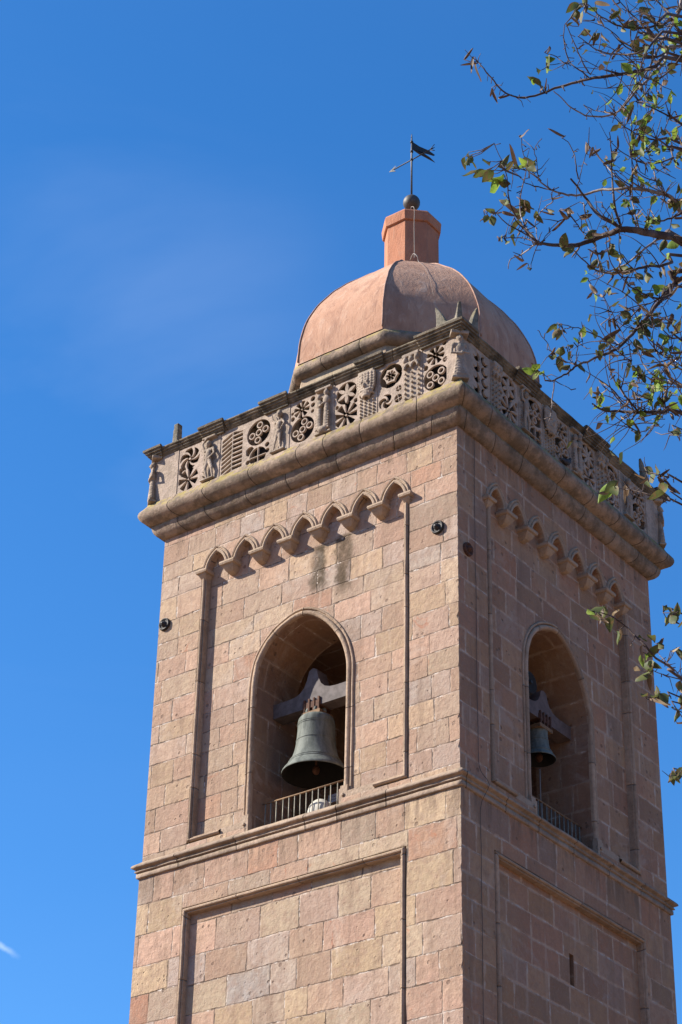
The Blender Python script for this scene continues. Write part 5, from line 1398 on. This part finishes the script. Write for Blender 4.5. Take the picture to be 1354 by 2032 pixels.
S8 = "95,325d 100,370d 105,410t 235,555d 265,590d 575,315d 560,355G 580,362g 560,420G 490,425g 500,470g 490,490G 515,530d 505,520g 430,825d 635,820d 1020,665G 1045,640G 1040,700d 1130,720G 1150,700G 1110,735g 1150,850G 1190,860g 1065,860G 1080,910g 1100,890g 1050,400G 1080,420G 1030,405G 80,980g 105,1005g 90,960g 160,1030g 205,1040t 180,970g 250,1075G 300,970g 330,980g 275,1040d 240,1105G 300,1090g 290,1150g 300,1190g 345,975d 410,955G 420,990G 440,960g 450,985g 220,1245g 195,1290t 235,1310d 295,1255d 300,1410g 325,1435t 290,1415d 580,1250g 590,1195t 500,1290t 660,1250d 660,1290d 745,1295d 780,1265g 900,1350g 810,1390g 800,1380d 640,1420t 660,1430g 600,1375d 360,1330g 380,1250g 350,1240d 430,1220g 450,1225d 440,1200g 465,1330d 415,1560d 462,1575d 690,1500g 660,1480d 955,1510d 940,1475g 830,1515d 815,1575d 840,1725t 925,1730g 950,1650t 1010,1640d 905,955d 800,880d 850,885d 970,895d 1005,938g 700,45g 730,40g 750,50g 720,90g 760,90d 740,110d 790,60d 825,155d 860,125t 845,200g 890,245t 860,215d 950,65t 940,85t 1010,110t 1060,160d 1120,205d 1140,190d 1075,260d 1130,60d 1170,80t 1160,95g 1210,160g 1140,300g 1120,280d 910,10d 860,20t 960,240d 1000,180d 990,170d 780,5g 770,180t"
S3 = "230,1010g 240,1070g 215,1030g 185,1010g 290,1070d 430,1060G 450,1075d 370,1115G 335,1165d 220,1200d 250,1205g 210,1245d 190,1235t 285,1340g 415,1350g 245,1300d 30,1360G 70,1400G 60,1330G 0,1370G 50,1385g 565,1155d 585,1175g 570,1215g 600,1110d 640,1130d 770,890t 740,940t 755,920g 690,975d 805,950g 860,910d 900,860t 920,990g 940,1060g 920,1090g 900,1030g 955,1010g 985,1010t 1040,950t 930,950d 900,970g 870,1000g 1080,1015g 1150,1040g 1080,1095G 1180,985g 1180,915d 880,1160g 850,1215d 960,1180g 950,1220t 1100,1220d 1080,1305d 1180,1330g 850,1365d 900,1390g 900,1430t 880,1370g 930,1400g 1040,1370G 1070,1410G 1010,1470G 960,1500G 1030,1500G 1050,1460G 1020,1400G 1080,1510d 1150,1450t 1130,1420d 560,1505t 590,1490t 620,1390d 715,1400d 710,1745t 825,1880d 875,1900d 870,1870d 1185,1870d 1210,1915d 1020,690G 1040,700G 1075,680G 1050,720t 1180,600t 1150,590g 1150,650t 1190,640d 900,610d 870,600t 940,600t 960,620g 890,640d 680,640t 765,605d 1100,550t 1130,440G 540,730t 520,750t 655,730g 690,430t 675,385g 520,440d 520,510d 1180,350G 1000,150G 1050,145G 980,155G 610,220g 1150,30g 1160,60t 1190,20g 700,570g 780,560g 1000,520g"
S4 = "290,370G 340,350g 320,335g 405,340t 545,240g 575,235g 560,290d 540,320g 525,300t 600,290d 625,285t 600,345g 575,365g 660,335t 210,1050G 235,1045g 240,1080t 280,1050g 315,1110g 320,1040t 380,1170t 375,1185g 510,1180g 550,1180g 440,1250t 475,1275t 500,1320G 515,1300G 445,1355t 545,1370g 555,1350t 530,1400d 560,1340g 520,1420g 560,1265g 595,1225d 610,1260d 510,1515g 540,1520t 570,1520g 625,1530t 610,1540d 640,1040g 680,1080g 640,1100g 660,1070g 700,1030g 715,1100g 710,1470g 700,1490t 710,1610t 700,1640g 710,1700t 700,1960g 690,1975t 670,1990g 720,1550g 715,1260t 720,1280g"
for st, fn_, px in ((S8, R8, 23), (S3, R3, 22), (S4, R4, 26)):
    for tok in st.split():
        kd = KM[tok[-1]]; a, b = tok[:-1].split(','); (x, y), = fn_([(float(a), float(b))])
        if kd == 'leaf_pale' and tr.random() < .35: kd = 'leaf_dry'
        if kd == 'leaf_dry' and tr.random() < .3: kd = 'leaf_dark'
        put(x, y, kd, px*(1.45 if tok in ('290,370G',) else 1.3 if (st is S8 and float(a) < 350 and 940 < float(b) < 1120) else 1.))
        if tr.random() < .38: put(x+tr.uniform(-9, 9), y+tr.uniform(-7, 9), tr.choice(('leaf_dark', 'leaf_dry', kd)), px*.85)
# small side shoots and leaves along the branches, thicker towards the trunk
cand = [n for n in nodes if n[0] > 1180 and n[1] < 860]; cand += [n for n in cand if n[0] > 1260 and n[1] < 420]*2
for i in range(640):
    n = tr.choice(cand); a = tr.uniform(0, 2*math.pi); l = tr.uniform(12, 60)
    x, y = n[0]+math.cos(a)*l, n[1]+math.sin(a)*l*.9-8
    if x < 1150 or (x < 1250 and tr.random() < .55): continue
    if i % 3: put(x, y, tr.choice(('leaf_dark', 'leaf_dark', 'leaf_dry', 'leaf_dry', 'leaf_green', 'leaf_green', 'leaf_pale')), 18)
    else:
        q = n[3]; e = ray_at(x, y, n[2]+tr.uniform(-.2, .2)); m_ = (q+e)*.5+Vector((tr.uniform(-.02, .02), tr.uniform(-.02, .02), tr.uniform(-.02, .02)))
        TW_.tube([q, m_, e], [.0026, .002, .0012], 5)
for i in range(220):
    n = tr.choice(nodes); a = tr.uniform(0, 2*math.pi); l = tr.uniform(10, 46)
    q = n[3]; e = ray_at(n[0]+math.cos(a)*l, n[1]+math.sin(a)*l-4, n[2]+tr.uniform(-.15, .15))
    TW_.tube([q, (q+e)*.5+Vector((tr.uniform(-.01, .01), tr.uniform(-.01, .01), tr.uniform(-.02, .02))), e], [.0022, .0017, .001], 5)
for pts, r0, r1, d0, d1, pale, joins in BR:
    for (xa_, ya_), (xb_, yb_) in zip(pts, pts[1:]):
        l = math.hypot(xb_-xa_, yb_-ya_); n = max(1, int(l/11))
        for i in range(n):
            if tr.random() < .45: continue
            t = tr.random(); x, y = xa_+(xb_-xa_)*t, ya_+(yb_-ya_)*t; nx, ny, D, q = nearest(x, y)
            b_ = ray_at(x, y, D); a = math.atan2(yb_-ya_, xb_-xa_)+tr.choice((-1, 1))*tr.uniform(.6, 1.4); sl_ = tr.uniform(4, 13)
            e = ray_at(x+math.cos(a)*sl_, y+math.sin(a)*sl_, D+tr.uniform(-.05, .05)); TW_.tube([b_, (b_+e)*.5, e], [.0022, .002, .0022], 4)
far = [n for n in nodes if n[0] > 1230 and n[1] < 900]
for i in range(90):
    n = tr.choice(far); a = tr.uniform(1.7, 5.2); P = []; x, y, D = n[:3]
    st_ = tr.uniform(9, 20); bend = tr.uniform(-.22, .22)
    for j in range(8):
        P.append(tuple(ray_at(x, y, D))+((.0030-.0003*j),)); x += math.cos(a)*st_; y += math.sin(a)*st_*.9; a += bend+tr.uniform(-.12, .12); D += tr.uniform(-.03, .03)
    c = catmull(P, 2); TW_.tube([Vector(q[:3]) for q in c], [q[3] for q in c], 5)
    if tr.random() < .7:
        e = Vector(P[-1][:3]); leaf(tr.choice(('leaf_dark', 'leaf_dry', 'leaf_dark', 'leaf_green')), e, (e-Vector(P[-2][:3]))+Vector((0, 0, -.02)), tr.uniform(.045, .065), tr.uniform(.5, 1.6))
# the rest of the crown, outside the picture
for k_ in range(46):
    z = tr.uniform(H0+5, H0+10); q0_ = tp_(z); a = tr.uniform(-1.2, 1.9); ln = tr.uniform(1.2, 2.6)
    d = Vector((math.cos(a+YAW*0)*1., math.sin(a)*1., tr.uniform(-.1, .7))).normalized()
    d = (rt2*abs(d.x)+Vector((fw.x, fw.y, 0)).normalized()*d.y+Vector((0, 0, d.z))).normalized()
    P = [q0_+d*ln*t+Vector((0, 0, .15*math.sin(t*3)))+wig(Vector((0, 0, 0)), .05) for t in (0, .25, .5, .75, 1.)]
    mb = MB(); mb.tube(catmull([tuple(p) for p in P], 2), [.030-.026*i/8 for i in range(9)], 6); mb.build('branch', 'bark', tree)
    for j in range(30):
        b_p = P[tr.randint(1, 4)]; off = Vector((tr.gauss(0, .22), tr.gauss(0, .22), tr.gauss(0, .2)))
        TW_.tube([b_p, b_p+off*.5+Vector((0, 0, .02)), b_p+off], [.003, .002, .001], 4)
        leaf(tr.choice(('leaf_dark', 'leaf_dark', 'leaf_dry', 'leaf_green', 'leaf_pale')), b_p+off, off+Vector((0, 0, -.3)), tr.uniform(.04, .065), tr.uniform(.3, 1.4))
TW_.build('fine_twigs', 'bark', tree, kind='stuff')
for k_, nm, lb in (('leaf_green', 'leaves', 'fresh green leaves'), ('leaf_dark', 'leaves', 'dark green leaves'), ('leaf_dry', 'leaves', 'dry brown leaves'), ('leaf_pale', 'leaves', 'pale curled dead leaves')):
    LV[k_].build(nm, k_, tree, kind='stuff', label=lb)
